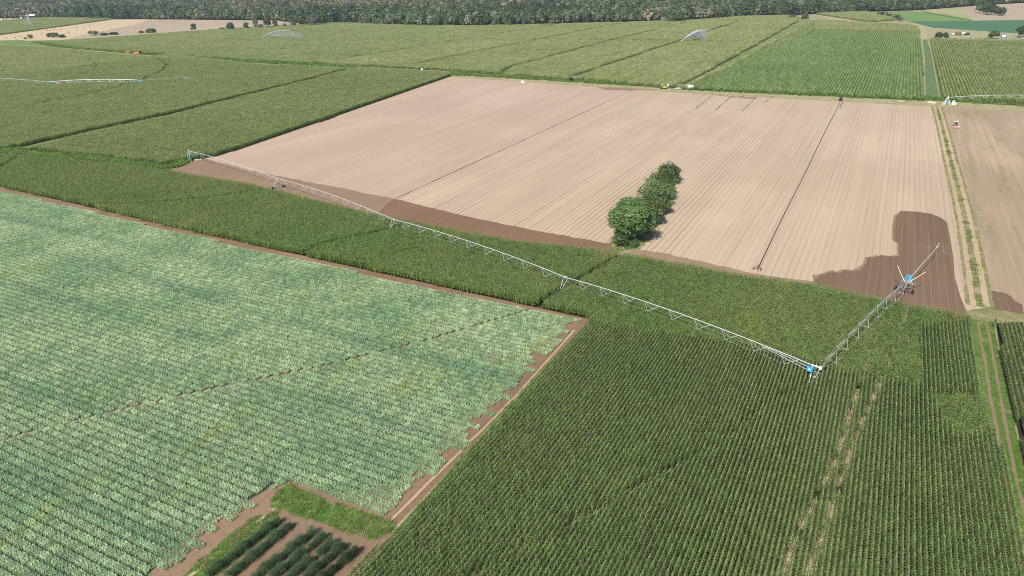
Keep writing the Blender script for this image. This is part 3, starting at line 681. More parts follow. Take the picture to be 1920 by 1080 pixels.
dryb = GP([(1525, 56), (1600, 57), (1700, 60), (1726, 63), (1722, 52), (1700, 47), (1600, 41), (1530, 38)], 1)
FFR = GP([(1290, 162.5), (1440, 169), (1500, 172), (1735, 182)], 2.3) + GP([(1729, 100), (1722, 58)]) + GP([(1700, 51), (1600, 45), (1532, 41)], 1.0)
crop('maize_field', [FFR], ROW, 2.1, 8, farr_set, 5, 'green maize field with visible drill lines in front of the right hand forest', lanes=[(GP([(1440, 72), (1470, 68)], 1.5), 1.2), (GP([(1505, 70), (1545, 47)], 1.5), 1.0)], holes=[dryb], hvar=0.05, floor=True)
crop('maize_field', [dryb], ROW, 2.1, 8, farp2_set, 5, 'straw yellow strip of maize at the head of the green field', floor=True)
RFM = GP([(1764, 188), (1850, 191), (1930, 197), (2080, 204), (2080, 81), (1920, 78), (1744, 74)])
crop('maize_field', [RFM], ROW, 2.1, 8, faro_set, 5, 'olive maize field with drill lines right of the grassy ditch', hvar=0.1, floor=True)
crop('maize_field', [GP([(-90, 75), (0, 66), (208, 37), (200, 34), (75, 34), (0, 41), (-90, 46)])], R(40), 2.4, 10, farg_set, 5, 'small maize field between the shed and the straw bales', floor=True)
crop('maize_field', [GP([(1530, 27), (1620, 40), (1640, 41), (1690, 37.5), (1622, 23), (1560, 24)])], R(40), 2.4, 10, farp_set, 5, 'small pale maize block beside the sandy path near the forest', floor=True)
crop('beet_hedge', [GP([(1722, 20), (1745, 24.5), (1822, 38), (1818, 39), (1740, 25.5)])], R(40), 2.4, 10, farr_set, 5, 'thin dark crop strip edging the bright green far field', cat='crop strip')

# ------------------------------------------------------------------ leeks
def leek_stamp(name, seed, L=0.84):
    g = np.random.default_rng(seed); B = []; AZ = []; LE = []; WI = []; RI = []; DR = []
    for off in (-0.41, 0.0, 0.41):
        n = int(L / 0.13)
        for i in range(n):
            y = -L / 2 + (i + 0.5) * L / n + g.uniform(-.03, .03); x = off + g.normal(0, 0.025); pl = g.normal(0, 0.9); s = g.integers(0, 2)
            for j in range(6):
                l = g.uniform(0.42, 0.75); B.append((x, y, g.uniform(.04, .2))); AZ.append(pl + (math.pi if (j + s) % 2 else 0) + g.normal(0, .35)); LE.append(l)
                WI.append(g.uniform(.045, .07)); RI.append(l * g.uniform(.55, 1.0)); DR.append(l * g.uniform(0.15, .8))
    V, F = straps(np.array(B), np.array(AZ), np.array(LE), np.array(WI), np.array(RI), np.array(DR), 2, curl=0.62)
    mi = (g.random(len(F)) < 0.05).astype(int)
    return bpy.data.objects.new(name, fast_mesh(name, V, F, [M['leek'], M['leek_dry']], mi))
leek_set = stamp_set('leek_beds', [leek_stamp('leek_bed', 200 + k) for k in range(7)])
leek_poly = GP(leek_poly_px)
sheet('leek_floor', GP([(-70, 350), (0, 364), (330, 442), (880, 564), (1040, 600), (1020, 622), (960, 690), (900, 750), (820, 830), (740, 905), (640, 925), (562, 902), (520, 905), (480, 930), (380, 985), (310, 1040), (100, 1290), (-250, 1290), (-250, 500)]), 0.055, M['leek_floor'])  # bed floor with the shade between the leeks painted in
bite = GP(leek_edge); bite2 = GP([(533, 905), (508, 928), (492, 950), (440, 985), (402, 1000), (368, 1040), (330, 1058), (285, 1100)]); dryc = G(922, 676)
ll1 = GP([(-20, 835), (100, 800), (330, 745), (620, 685), (800, 640), (990, 583)])
def lk(q):
    uv = np.column_stack([q @ np.array([math.cos(CROSS), math.sin(CROSS)]) * .2, q @ VD])
    bit = (dist_line(q, bite) < 4.2 * vnoise(q, 3.5, 12) * vnoise(q, 1.3, 13) + rng.uniform(0, 1.6, len(q))) & (vnoise(uv * np.array([.8, 1]), 1.8, 11) > .42)
    bit |= (dist_line(q, bite2) < 2.2 * vnoise(q, 1.5, 14) + rng.uniform(0, .9, len(q))) & (vnoise(uv * np.array([.8, 1]), 1.6, 15) > .45)
    bare = (np.hypot(q[:, 0] - dryc[0], (q[:, 1] - dryc[1]) * 1.2) < 2.4) & (vnoise(q, 1.0, 16) > .45)
    return ~bit
ribbon('wheel_rut', ll1, .75, .062, M['soil'], .1)
crop('leek_crop', [leek_poly], CROSS, 1.62, 0.84, leek_set, 7, 'silvery blue green leek field in narrow beds filling the left foreground', cat='leek crop', lanes=[(ll1, .27)], thin=lk, hvar=0.05)

# ------------------------------------------------------------------ grass tufts and dead maize along the wheel lines
def tuft_stamp(name, mat, seed, n=26, l=0.32, spread=0.45, w=0.035):
    g = np.random.default_rng(seed)
    B = np.column_stack([g.normal(0, spread * .5, n), g.normal(0, spread * .5, n), np.zeros(n)]); le = l * g.uniform(.5, 1.3, n)
    V, F = straps(B, g.uniform(0, 6.28, n), le, np.full(n, w), le * .95, le * .4, 2)
    return bpy.data.objects.new(name, fast_mesh(name, V, F, mat))
tuft_set = stamp_set('grass_tufts', [tuft_stamp('grass_tuft', M['tuft'], 300 + k) for k in range(5)] + [tuft_stamp('grass_tuft_dry', M['tuft_dry'], 320 + k) for k in range(2)])
def tufts(name, polys, dens, label, thin=None, avoid=(), smin=.6, smax=1.5, nv=7, coll=None, cat='grass'):
    out = []
    for p in polys:
        P = np.array(p); lo_, hi_ = P.min(0), P.max(0); n = int((hi_ - lo_).prod() * dens); q = rng.uniform(lo_, hi_, (n, 2))
        out.append(q[inside(q, p) & near_view(q, 60, 60)])
    q = np.concatenate(out)
    for ln, w in avoid: q = q[dist_line(q, ln) > w]
    if thin is not None: q = q[thin(q)]
    n = len(q); s = rng.uniform(smin, smax, n); print(name, n)
    return scatter(name, q, rng.uniform(0, 6.28, n), np.column_stack([s, s, s * rng.uniform(.7, 1.3, n)]), rng.integers(0, nv, n), coll or tuft_set, label, cat)
gp1 = GP([(533, 912), (548, 907), (562, 918), (640, 948), (738, 980), (736, 998), (700, 1012), (655, 1000), (600, 978), (560, 966), (505, 950), (515, 930)])
gp2 = GP([(512, 958), (525, 968), (520, 985), (430, 1060), (395, 1090), (330, 1092), (400, 1030), (470, 975)])
gp3 = GP([(1108, 603), (1115, 606), (1004, 727), (884, 858), (752, 1003), (742, 998), (866, 858), (985, 727)])
tufts('short_grass', [gp1, gp2], 9, 'bright green rough grass around the asparagus rows', thin=lambda q: vnoise(q, 1.3, 8) < .72)
tufts('field_margin', [gp3], 7, 'green grass margin between the leeks and the maize', thin=lambda q: vnoise(q, 4.0, 9) < .75)
gp4 = GP([(1829, 600), (1862, 604), (1880, 700), (1905, 810), (1922, 900), (1965, 1100), (1925, 1100), (1903, 980), (1884, 880), (1866, 800), (1846, 700)])
tufts('track_grass', [gp4], 6, 'bright green grass between the wheel ruts of the track', smax=1.0, avoid=[(GP([(1833, 604), (1852, 715), (1872, 830), (1890, 940), (1922, 1090)]), .5), (GP([(1850, 608), (1873, 730), (1895, 845), (1940, 1030)]), .5)], nv=5)
lanep = GP([(1750, 200), (1764, 200), (1790, 290), (1825, 420), (1852, 580), (1826, 580), (1806, 460), (1785, 350), (1768, 270)])
tufts('lane_weeds', [lanep], 1.5, 'weeds beside the pale ruts of the lane through the sand', thin=lambda q: vnoise(q, 5.0, 31) > .5, smin=1.0, smax=2.2, avoid=[(GP([(x - 5 - (y - 200) * 0.022, y) for x, y in lane]), .8), (GP([(x + 4 + (y - 200) * 0.022, y) for x, y in lane]), .8)])
straw_set = stamp_set('dead_maize', [tuft_stamp('dead_stalks', M['straw'], 340 + k, 20, 1.15, 0.26, 0.055) for k in range(4)])
def along(lines, w, dens, seed):
    out = []
    for L in lines:
        for a, b in zip(L[:-1], L[1:]):
            n = int(np.linalg.norm(b - a) * dens); t = rng.random((n, 1)); d = (b - a) / np.linalg.norm(b - a)
            out.append(a + (b - a) * t + np.array([-d[1], d[0]]) * rng.normal(0, w, (n, 1)))
    return np.concatenate(out)
q = along([gun1, gun2], .14, 3.6, 1); q = q[(vnoise(q, 2.6, 41) > .27)]
n = len(q); s = rng.uniform(.7, 1.3, n)
qd = dryc + rng.normal(0, 1.5, (46, 2)); q = np.concatenate([q, qd]); n = len(q); s = np.concatenate([s, rng.uniform(.45, .75, 46)])
scatter('dead_stalks', q, rng.uniform(0, 6.28, n), np.column_stack([s, s, s]), rng.integers(0, 4, n), straw_set, 'straw coloured dead stalks along the two wheel lines and in the leeks', 'dead maize')
reed_set = stamp_set('tall_verge', [tuft_stamp('tall_grass', M['tuft'], 360 + k, 40, 1.1, 1.4, 0.12) for k in range(4)] + [tuft_stamp('tall_grass_dry', M['tuft_dry'], 366 + k, 40, 1.0, 1.4, 0.12) for k in range(1)])
tufts('tall_verge', [GP([(1440, 176), (1560, 181), (1740, 189), (1762, 190), (1990, 205), (1990, 198), (1762, 183), (1740, 181), (1560, 175)]), GP([(842, 141), (960, 147.5), (1290, 168), (1440, 176), (1440, 169), (1290, 163), (1080, 146), (842, 130)])], .3,
      'rank green verge along the far dirt road', smin=.8, smax=1.6, nv=5, coll=reed_set)
tufts('boundary_grass', [GP([(60, 77), (180, 94), (480, 115), (660, 126), (835, 139), (845, 142), (660, 127), (480, 118), (250, 101), (100, 88), (62, 79), (180, 93), (480, 114), (600, 118), (842, 130)])], .25, 'green grass line between the two left maize fields', smin=1.0, smax=2.0, nv=4, coll=reed_set)

tufts('lane_grass', [GP([(-60, 272), (32, 280), (312, 309), (320, 318), (200, 305), (32, 291), (-60, 284)])], 1.1, 'rough grass in the lane between the left maize and the headland strip', smin=.7, smax=1.5, nv=5, coll=reed_set)
tufts('rank_weeds', [GP([(318, 314), (330, 303), (348, 298), (352, 304), (336, 314)])], 2.0, 'bright rank weeds left of the irrigator pivot', smin=1.0, smax=1.6, nv=4, coll=reed_set)

# ------------------------------------------------------------------ asparagus
def asparagus(label, far_px, near_px, h, w, seed, gap=None):
    g_ = np.random.default_rng(seed); a, b = G(*far_px), G(*near_px); d = b - a; L = np.linalg.norm(d); d /= L; q_ = np.array([-d[1], d[0]]); n = int(L * 900)
    t = g_.random(n) * L; keep = np.ones(n, bool)
    if gap: keep = ~((t > gap[0] * L) & (t < gap[1] * L) & (g_.random(n) > .06))
    t = t[keep]; n = len(t); lump = .78 + .32 * np.sin(t * 2.1 + seed) * np.sin(t * .73 + seed * 2) + g_.normal(0, .06, n)
    x = g_.normal(0, .42, n) * w * lump; z = h * lump * (1 - np.abs(x / (w * 1.25)) ** 2 * .7) * g_.random(n) ** .55
    B = np.column_stack([d[0] * t + q_[0] * x, d[1] * t + q_[1] * x, np.clip(z, .03, 9)]); le = g_.uniform(.22, .5, n)
    V, F = straps(B, g_.uniform(0, 6.28, n), le, np.full(n, .032), le * g_.uniform(.3, 1.2, n), le * .2, 1)
    o = bpy.data.objects.new('asparagus_row', fast_mesh('asparagus_row', V, F, M['asparagus'])); col.objects.link(o); o.location = (a[0], a[1], .05)
    tag(o, label, 'asparagus row', 'feathery dark asparagus rows')
for k, (fp, np_, gp_) in enumerate([((524, 981), (388, 1086), None), ((547, 988), (425, 1090), None), ((590, 1001), (476, 1090), None), ((611, 1009), (508, 1090), (.3, .38)), ((625, 1023), (540, 1090), (.35, .5)), ((647, 1027), (573, 1090), None), ((671, 1036), (600, 1095), None)]):
    asparagus(['leftmost asparagus row beside the green grass strip', 'second asparagus row from the left beside the wheel track', 'first asparagus row right of the wheel track', 'second asparagus row right of the wheel track with a small gap',
               'middle asparagus row of the right block with a wide gap', 'second asparagus row from the tall maize', 'rightmost asparagus row next to the tall maize'][k], fp, np_, 1.6, .86, 600 + k, gp_)

# ------------------------------------------------------------------ trees and bushes
def crown_arrays(blobs, per, size, seed, up=0.35, fill=0.5, flat=1.0, rough=0.55):
    """leaf clumps through the volume of several lobes; every face its own small leaf spray"""
    g = np.random.default_rng(seed); C = []; Nn = []
    for (x, y, z, r, rz) in blobs:
        n = max(6, int(per * r * r)); d = g.normal(0, 1, (n, 3)); d /= np.linalg.norm(d, axis=1)[:, None]
        d[:, 2] = np.where(d[:, 2] < -0.55, -d[:, 2], d[:, 2])
        k = (fill + (1.08 - fill) * g.random(n) ** 0.6 + np.where(g.random(n) < .14, g.uniform(0, .28, n), 0))[:, None]
        lump = 1 + 0.16 * np.sin(d[:, :1] * 5 + seed) * np.cos(d[:, 1:2] * 6 + seed * 2) + 0.1 * np.sin(d[:, 2:3] * 9 + seed)
        p = d * k * lump * np.array([r, r, rz]); C.append(p + (x, y, z)); Nn.append(d)
    C = np.concatenate(C); N = np.concatenate(Nn); n = len(C)
    N = N + g.normal(0, rough, (n, 3)) + np.array([0, 0, up]); N /= np.linalg.norm(N, axis=1)[:, None]
    t = np.cross(N, g.normal(0, 1, (n, 3))); t /= np.linalg.norm(t, axis=1)[:, None]; b = np.cross(N, t)
    s = (size * g.uniform(.55, 1.3, n))[:, None]; a = g.uniform(.45, 1.0, n)[:, None] * flat
    V = np.stack([C - t * s * .5 - b * s * a * .35, C + t * s * .15 - b * s * a * .5, C + t * s * .55 + b * s * a * .25, C - t * s * .1 + b * s * a * .5], 1).reshape(-1, 3)
    return V, np.arange(4 * n).reshape(n, 4)
def lobes(h, r, seed, base=0.25, n=9, squash=0.8):
    g = random.Random(seed); out = [(0, 0, h * (base + (1 - base) * .5), r * .68, (h * (1 - base)) * .45)]
    for k in range(n):
        a = 6.28 * k / n + g.uniform(-.5, .5); q = g.uniform(.35, .68) * r; zz = h * base + g.uniform(.12, .8) * h * (1 - base); rr = r * g.uniform(.3, .48)
        if zz > h * .75: q *= .6
        out.append((q * math.cos(a), q * math.sin(a), min(zz, h - rr * squash), rr, rr * squash))
    return out
def woody(h, r, lb, rad, seed):
    b = MB(); g = random.Random(seed); top = (g.uniform(-.2, .2), g.uniform(-.2, .2), h * .72)
    b.tube([(0, 0, -.1), (top[0] * .3, top[1] * .3, h * .3), top], rad, 7, rad * .35)
    for (x, y, z, rr, _) in lb[1:]:
        b.tube([(0, 0, h * g.uniform(.15, .4)), (x * .5, y * .5, z * .75), (x, y, z)], rad * .45, 5, rad * .12)
    return b
def tree(name, label, px, py, h, r, mat, seed, per=60, size=.5, bark=None, base=0.25, n=9, group=None, fill=.5, loc=None, cat='tree', rad=None, up=.35):
    p = G(px, py) if loc is None else loc
    o = tag(empty(name, (p[0], p[1], 0.02), random.uniform(0, 6.28)), label, cat, group)
    lb = lobes(h, r, seed, base, n); V, F = crown_arrays(lb, per, size, seed, up, fill)
    me = fast_mesh('crown', V, F, mat); c = bpy.data.objects.new('crown', me); col.objects.link(c); c.parent = o
    woody(h, r, lb, rad or max(.06, h * .022), seed).build('trunk', bark or M['bark'], o)
    return o
# the copse in the brown field
tufts('copse_skirt', [GP([(1148, 472), (1197, 473), (1216, 452), (1244, 400), (1266, 335), (1272, 314), (1250, 312), (1216, 348), (1166, 412), (1144, 455)])], 1.2, 'rough grass and weeds around the foot of the copse', smin=1.0, smax=2.6, thin=lambda q: vnoise(q, 3.0, 55) < .7)
sheet('dry_strip', jag(GP([(1150, 470), (1195, 471), (1214, 452), (1240, 400), (1262, 335), (1270, 316), (1255, 314), (1220, 350), (1170, 415), (1148, 455)]), .5, 2), 0.12, M['verge'])
tree('broadleaf_tree', 'large dense green tree at the near end of the copse', 1181, 452, 14.0, 6.6, M['tree_big'], 3, per=150, size=.5, base=.06, n=30, fill=.45)
tree('bush', 'green bush at the foot of the large copse tree', 1164, 462, 3.8, 3.0, M['tree_big'], 4, per=130, size=.4, base=.02, n=8, cat='bush')
tree('bush', 'small weedy bush right of the large tree foot', 1188, 464, 2.4, 1.9, M['tree_mid'], 5, per=150, size=.35, base=.02, n=6, cat='bush')
tree('birch_tree', 'slender olive birch directly behind the large tree', 1211, 422, 11.0, 4.8, M['tree_birch'], 6, per=70, size=.5, bark=M['birch_bark'], base=.3, fill=.35, rad=.17)
tree('half_dead_tree', 'thin grey half dead tree with pale trunk on the left side of the copse', 1203, 402, 11.0, 2.8, M['tree_copse_dry'], 7, per=32, size=.45, bark=M['birch_bark'], base=.45, fill=.25, n=11, rad=.2)
tree('birch_tree', 'olive birch with white stem in the middle of the copse', 1229, 402, 9.8, 4.8, M['tree_birch'], 8, per=75, size=.5, bark=M['birch_bark'], base=.2, fill=.4, rad=.16)
tree('drought_tree', 'brownish drought stressed tree on the left of the copse', 1219, 376, 8.8, 4.6, M['tree_copse_dry'], 9, per=70, size=.48, base=.2, fill=.4)
tree('bush', 'olive bush on the shaded right side of the copse', 1221, 420, 6.6, 5.0, M['tree_birch'], 10, per=95, size=.45, base=.05, cat='bush')
tree('broadleaf_tree', 'grey green tree between birch and far bushes of the copse', 1233, 386, 8.6, 5.4, M['tree_birch'], 14, per=80, size=.45, base=.1)
tree('bush', 'fresh green bush in the far half of the copse', 1241, 364, 7.6, 4.8, M['tree_big'], 11, per=100, size=.45, base=.04, cat='bush')
tree('bush', 'rounded green bush at the far tip of the copse', 1253, 341, 7.8, 5.4, M['tree_big'], 12, per=100, size=.45, base=.03, cat='bush', n=11)
tree('bush', 'low dark bush on the right flank of the copse', 1234, 400, 6.0, 4.6, M['tree_birch'], 15, per=95, size=.45, base=.04, cat='bush')
tree('bush', 'green bush on the right flank beside the fresh green bush', 1247, 374, 5.8, 4.2, M['tree_big'], 16, per=95, size=.45, base=.04, cat='bush')
tree('broadleaf_tree', 'tall olive tree filling the gap behind the birch crowns', 1219, 392, 10.0, 3.8, M['tree_birch'], 17, per=75, size=.5, base=.2, fill=.45)
tree('half_dead_tree', 'brown bare twigged tree left of the far bushes', 1226, 362, 8.6, 2.9, M['tree_copse_dry'], 18, per=50, size=.45, base=.3, fill=.3, bark=M['birch_bark'])
tree('bush', 'tiny isolated shrub beyond the far tip of the copse', 1267, 321, 2.0, 1.0, M['tree_big'], 13, per=160, size=.3, base=.02, n=5, cat='bush')

SPX = lambda y: FPX / (CH / (math.sin(_p) + (y - 540) / FPX * math.cos(_p)))     # pixels of the plan per metre at that row
def far_tree(label, px, base, wpx, hpx, mat, seed, cat='tree', name='field_tree'):
    k = SPX(base); return tree(name, label, px, base, hpx / k * 1.02, wpx / k / 2, mat, seed, per=26, size=1.15 * min(1, wpx / k / 8) + .35, base=.05 if cat == 'bush' else .12, n=8, cat=cat, fill=.55)
far = [('low bush at the left end of the stubble field edge', 48, 74, 7, 4, 'tree_mid', 'bush'), ('brownish round bush beside the leftmost straw bales', 58, 73, 11, 9, 'tree_olive', 'bush'),
       ('left bush of the wide dark bush group below the bales', 94, 70, 14, 8, 'tree_mid', 'bush'), ('tall middle bush of the wide dark bush group below the bales', 104, 70, 15, 9, 'tree_mid', 'bush'),
       ('low right bush of the wide dark bush group below the bales', 117, 70.5, 14, 6, 'tree_dark', 'bush'), ('grey green bush at the corner of stubble and fallow', 177, 66.5, 19, 9, 'tree_grey', 'bush'),
       ('small bush just right of the grey green corner bush', 194, 66.5, 17, 5, 'tree_mid', 'bush'), ('flat dark bush left of the leaning pole', 213, 65, 22, 4, 'tree_dark', 'bush'),
       ('small low bush just right of the leaning pole', 265, 62, 12, 4, 'tree_mid', 'bush'), ('wider bush on the fallow edge right of the leaning pole', 283, 61, 20, 7, 'tree_mid', 'bush'),
       ('lone dark tree in front of the mottled fallow field', 364, 58, 13, 14, 'tree_dark', 'tree'), ('flat round bush right of the lone dark tree', 415, 57.5, 13, 5.5, 'tree_mid', 'bush'),
       ('broad dark tree right of the flat round bush', 433, 56.5, 17, 15, 'tree_dark', 'tree'), ('small dark tree second right of the flat round bush', 462, 55.5, 12, 14, 'tree_mid', 'tree'),
       ('tall thin grey olive tree in the hedge row', 480, 54.5, 13, 19, 'tree_grey', 'tree'), ('short shrub between two hedge row trees', 489, 54, 10, 9, 'tree_olive', 'bush'),
       ('thick rounded hedge row tree with pale top', 502, 53, 17, 20, 'tree_olive', 'tree'), ('dark leaning hedge row tree beside the white van', 517, 51.5, 12, 19, 'tree_mid', 'tree'),
       ('small grey shrub under the white van', 534, 51, 9, 7, 'tree_grey', 'bush'), ('bushy shrub in front of the far pale path', 550, 50, 13, 10, 'tree_olive', 'bush'),
       ('narrow dark tree at the forest corner', 564, 49, 9, 14, 'tree_dark', 'tree'), ('low dark shrub at the forest corner', 573, 48.5, 14, 6, 'tree_dark', 'bush'),
       ('large grey willow tree at the forest corner', 590, 48.5, 30, 21, 'tree_grey', 'tree'),
       ('pale grey bush left of the sandy path end', 1485, 34.5, 13, 6, 'tree_grey', 'bush'), ('taller grey willow bush beside the sandy path end', 1508, 38.5, 14, 12, 'tree_grey', 'bush'),
       ('left round bush of the pair beside the olive maize', 1759, 71.5, 13.5, 10, 'tree_dark', 'bush'), ('right smaller bush of the pair beside the olive maize', 1772, 71, 11, 8.5, 'tree_dark', 'bush'),
       ('spreading green tree in the far farmyard', 1863, 72.5, 19, 12, 'tree_mid', 'tree'), ('dark tree at the right frame edge in the farmyard', 1917, 69, 20, 17, 'tree_dark', 'tree'),
       ('leftmost tree of the copse on the far tan field', 1835, 24, 12, 13, 'tree_mid', 'tree'), ('tall tree second in the copse on the far tan field', 1848, 26.5, 18, 17, 'tree_dark', 'tree'),
       ('middle tree of the copse on the far tan field', 1858, 28, 18, 16, 'tree_dark', 'tree'), ('fourth tree of the copse on the far tan field', 1867, 28.5, 14, 12, 'tree_mid', 'tree'),
       ('rightmost low tree of the copse on the far tan field', 1878, 29.5, 13, 12, 'tree_dark', 'tree'),
       ('bright green shrub among the farmyard vehicles', 1796, 66, 11, 5, 'tree_olive', 'bush'), ('thin green shrub right of the white farmyard trailer', 1813, 66, 8, 4, 'tree_mid', 'bush'),
       ('broad green thicket standing before the forest by the white stacks', 1264, 41.5, 38, 20, 'tree_big', 'bush')]
for k, (lb, x, y, w, h, mt, ct) in enumerate(far): far_tree(lb, x, y, w, h, M[mt], 400 + k, ct, 'field_tree' if ct == 'tree' else 'field_bush')
for k, (x, y) in enumerate([(1648, 29.5), (1654, 30.5), (1660, 31.5), (1667, 33), (1677, 36), (1683, 37.5), (1689, 39.5)]):
    far_tree(['first', 'second', 'third', 'fourth', 'fifth', 'sixth', 'last'][k] + ' dark bush from the left in the row along the clover field', x, y, 8, 6 + (k % 3), M['tree_dark' if k % 2 else 'tree_grey'], 460 + k, 'bush', 'field_bush')
p = G(257, 63); b = MB(); b.tube([(0, 0, 0), (-1.2, 0, 4), (-2.6, .3, 8)], .16, 6, .1); po = b.build('leaning_pole', M['bark']); po.location = (p[0], p[1], 0); tag(po, 'thin leaning bare pole on the edge of the fallow field', 'pole')

# forest: the front trees one by one, the mass behind as one
species = [('tree_dark', 'round'), ('tree_mid', 'round'), ('tree_brown', 'round'), ('tree_olive', 'round'), ('conifer', 'cone'), ('tree_grey', 'round')]
stamps = []; fmesh = []
for k in range(14):
    sp, form = species[[0, 0, 0, 1, 1, 1, 2, 2, 3, 3, 4, 4, 5, 0][k]]
    if form == 'cone': lb = [(0, 0, 3 + 2.1 * j, 4.2 * (1 - j / 8.5), 2.4) for j in range(8)]; V, F = crown_arrays(lb, 9, 1.3, 500 + k, .2, .5)
    else: lb = lobes(17 + k % 3, 6.4, 500 + k, .1, 9); V, F = crown_arrays(lb, 8.5, 2.1, 500 + k, .3, .8, 1.3, .28)
    me = fast_mesh('forest_tree', V, F, M[sp]); fmesh.append(me); stamps.append(bpy.data.objects.new('forest_tree', me))
def pick(XY, g):
    a = vnoise(XY, 170.0, 61); b = vnoise(XY, 45.0, 62); brown = np.clip((vnoise(XY * np.array([.35, 1]), 150.0, 63) - .45) * 3, 0, 1)
    r = g.random(len(XY)); i = np.where(a > .55, g.choice([0, 1, 2, 13, 10], len(XY)), g.choice([3, 4, 5, 0, 12], len(XY)))
    i = np.where(r < brown * .75, g.choice([6, 7, 8, 9], len(XY)), i); return np.where((b > .82) & (r > .5), 11, i)
frontpx = [(-90, 39), (0, 34), (75, 33.5), (210, 36), (290, 36.5), (520, 38.5), (545, 43), (600, 45), (640, 44), (700, 47), (800, 50), (870, 50.5), (960, 48.5), (1060, 45.5), (1150, 42), (1240, 40), (1290, 37), (1390, 31.5), (1480, 29), (1530, 26.5), (1622, 22.5), (1720, 19.5), (1790, 14), (1860, 8.5), (1990, 2)]
front = GP(frontpx)
seg = []; g = np.random.default_rng(77)
for a, b in zip(front[:-1], front[1:]):
    L = np.linalg.norm(b - a); k = max(1, int(L / 8.2)); seg += [a + (b - a) * (j + g.uniform(.2, .8)) / k + np.array([0, 1]) * g.uniform(0, 5) for j in range(k)]
seg = np.array(seg); seg = seg[near_view(seg, 40, 40)]
if len(seg) > 290: seg = seg[np.sort(g.choice(len(seg), 290, replace=False))]
names = {'tree_dark': 'dark green', 'tree_mid': 'mid green', 'tree_brown': 'dry brown', 'tree_olive': 'olive', 'conifer': 'dark conifer', 'tree_grey': 'grey green'}
ids = pick(seg, g)
for q, i in zip(seg, ids):
    o = bpy.data.objects.new('forest_tree', fmesh[i]); col.objects.link(o); sp = fmesh[i].materials[0].name
    s = g.uniform(.6, 1.3); o.location = (q[0], q[1], -.3); o.rotation_euler = (0, 0, g.uniform(0, 6.28)); o.scale = (s, s, s * g.uniform(.85, 1.15))
    key = [kk for kk, mv in M.items() if mv.name == sp and kk in names][0]
    tag(o, names[key] + ' tree standing in the front row of the forest', 'tree', names[key] + ' trees in the front row of the forest')
def grid(x0, x1, y0, y1, s):
    X, Y = np.meshgrid(np.arange(x0, x1, s), np.arange(y0, y1, s)); q = np.column_stack([X.ravel(), Y.ravel()]); return q + g.uniform(-.42, .42, q.shape) * s
fpoly = [f + np.array([0, 7.0]) for f in front] + [np.array([3200, 3300]), np.array([-3200, 3300])]
q = np.concatenate([grid(-1700, 1700, 1200, 2150, 8.6), grid(-2600, 2600, 2150, 3300, 11.5)])
q = q[inside(q, fpoly)]; a_, b_, c_ = view(np.column_stack([q, np.full(len(q), 20.0)])); q = q[(a_ > -60) & (a_ < 1980) & (b_ > -60)]
n = len(q); s = g.uniform(.55, 1.35, n) * (0.8 + 0.4 * vnoise(q, 60.0, 71)); big = np.where(q[:, 1] > 2150, 1.4, 1.0); print('forest', n)
scatter('forest', q, g.uniform(0, 6.28, n), np.column_stack([s * big, s * big, s * g.uniform(.85, 1.15, n)]), pick(q, g), stamp_set('forest_trees', stamps), 'wide mixed forest with dark green and dry brown crowns along the top', 'forest', z=-.3)
sheet('forest_floor', [f + np.array([0, 3.0]) for f in front] + [np.array([3200, 3400]), np.array([-3200, 3400])], 0.015, M['soil_dark'])

# ------------------------------------------------------------------ irrigators
def v3(p, z): return np.array([p[0], p[1], z])
def make_span(root, a, b, arch=1.0, n=9, drop=1.7, side=.9, pr=.09, mat='steel', rod=.009, st=.03):
    """water pipe bowed upward between two towers, two rods slung below on V struts"""
    ox = np.array([*root.location]); a = a - ox; b = b - ox; d = b - a; q = np.array([-d[1], d[0], 0]); q /= np.linalg.norm(q)
    P = lambda t: a + d * t + np.array([0, 0, arch * 4 * t * (1 - t)])
    m_ = MB(); m_.tube([P(t) for t in np.linspace(0, 1, 2 * n + 1)], pr, 7); sp = m_.build('span_pipe', M[mat], root)
    for s in (-1, 1):
        k = MB(); rods = [P(0.012)]
        for i in range(n):
            t = (i + .9) / (n + .8); lo_ = P(t) + q * s * side - np.array([0, 0, drop]); rods.append(lo_)
            for tt in (t - .22 / n, t + .34 / n): k.tube([P(tt), lo_], st, 5)
        rods.append(P(.988)); k.tube(rods, rod, 4, cap=False); k.build('truss_side', M['steel'], sp)
    c = MB()
    for i in range(1, n, 2):
        t = (i + .9) / (n + .8); c.tube([P(t) + q * side - np.array([0, 0, drop]), P(t) - q * side - np.array([0, 0, drop])], st * .8, 4)
    c.build('cross_strut', M['steel'], sp)
    return sp
def wheel(root, c, axis, r=.62, w=.36, name='wheel', rim='steel'):
    m_ = MB(); m_.disc(c, axis, [(-w / 2, r * .55), (-w / 2, r * .92), (-w / 4, r), (w / 4, r), (w / 2, r * .92), (w / 2, r * .55)], 18); o = m_.build(name, M['rubber'], root)
    k = MB(); k.disc(c, axis, [(-w / 2 + .04, r * .2), (-w / 2 + .02, r * .56), (w / 2 - .02, r * .56), (w / 2 - .04, r * .2)], 14); k.build('rim', M[rim], o)
    return o
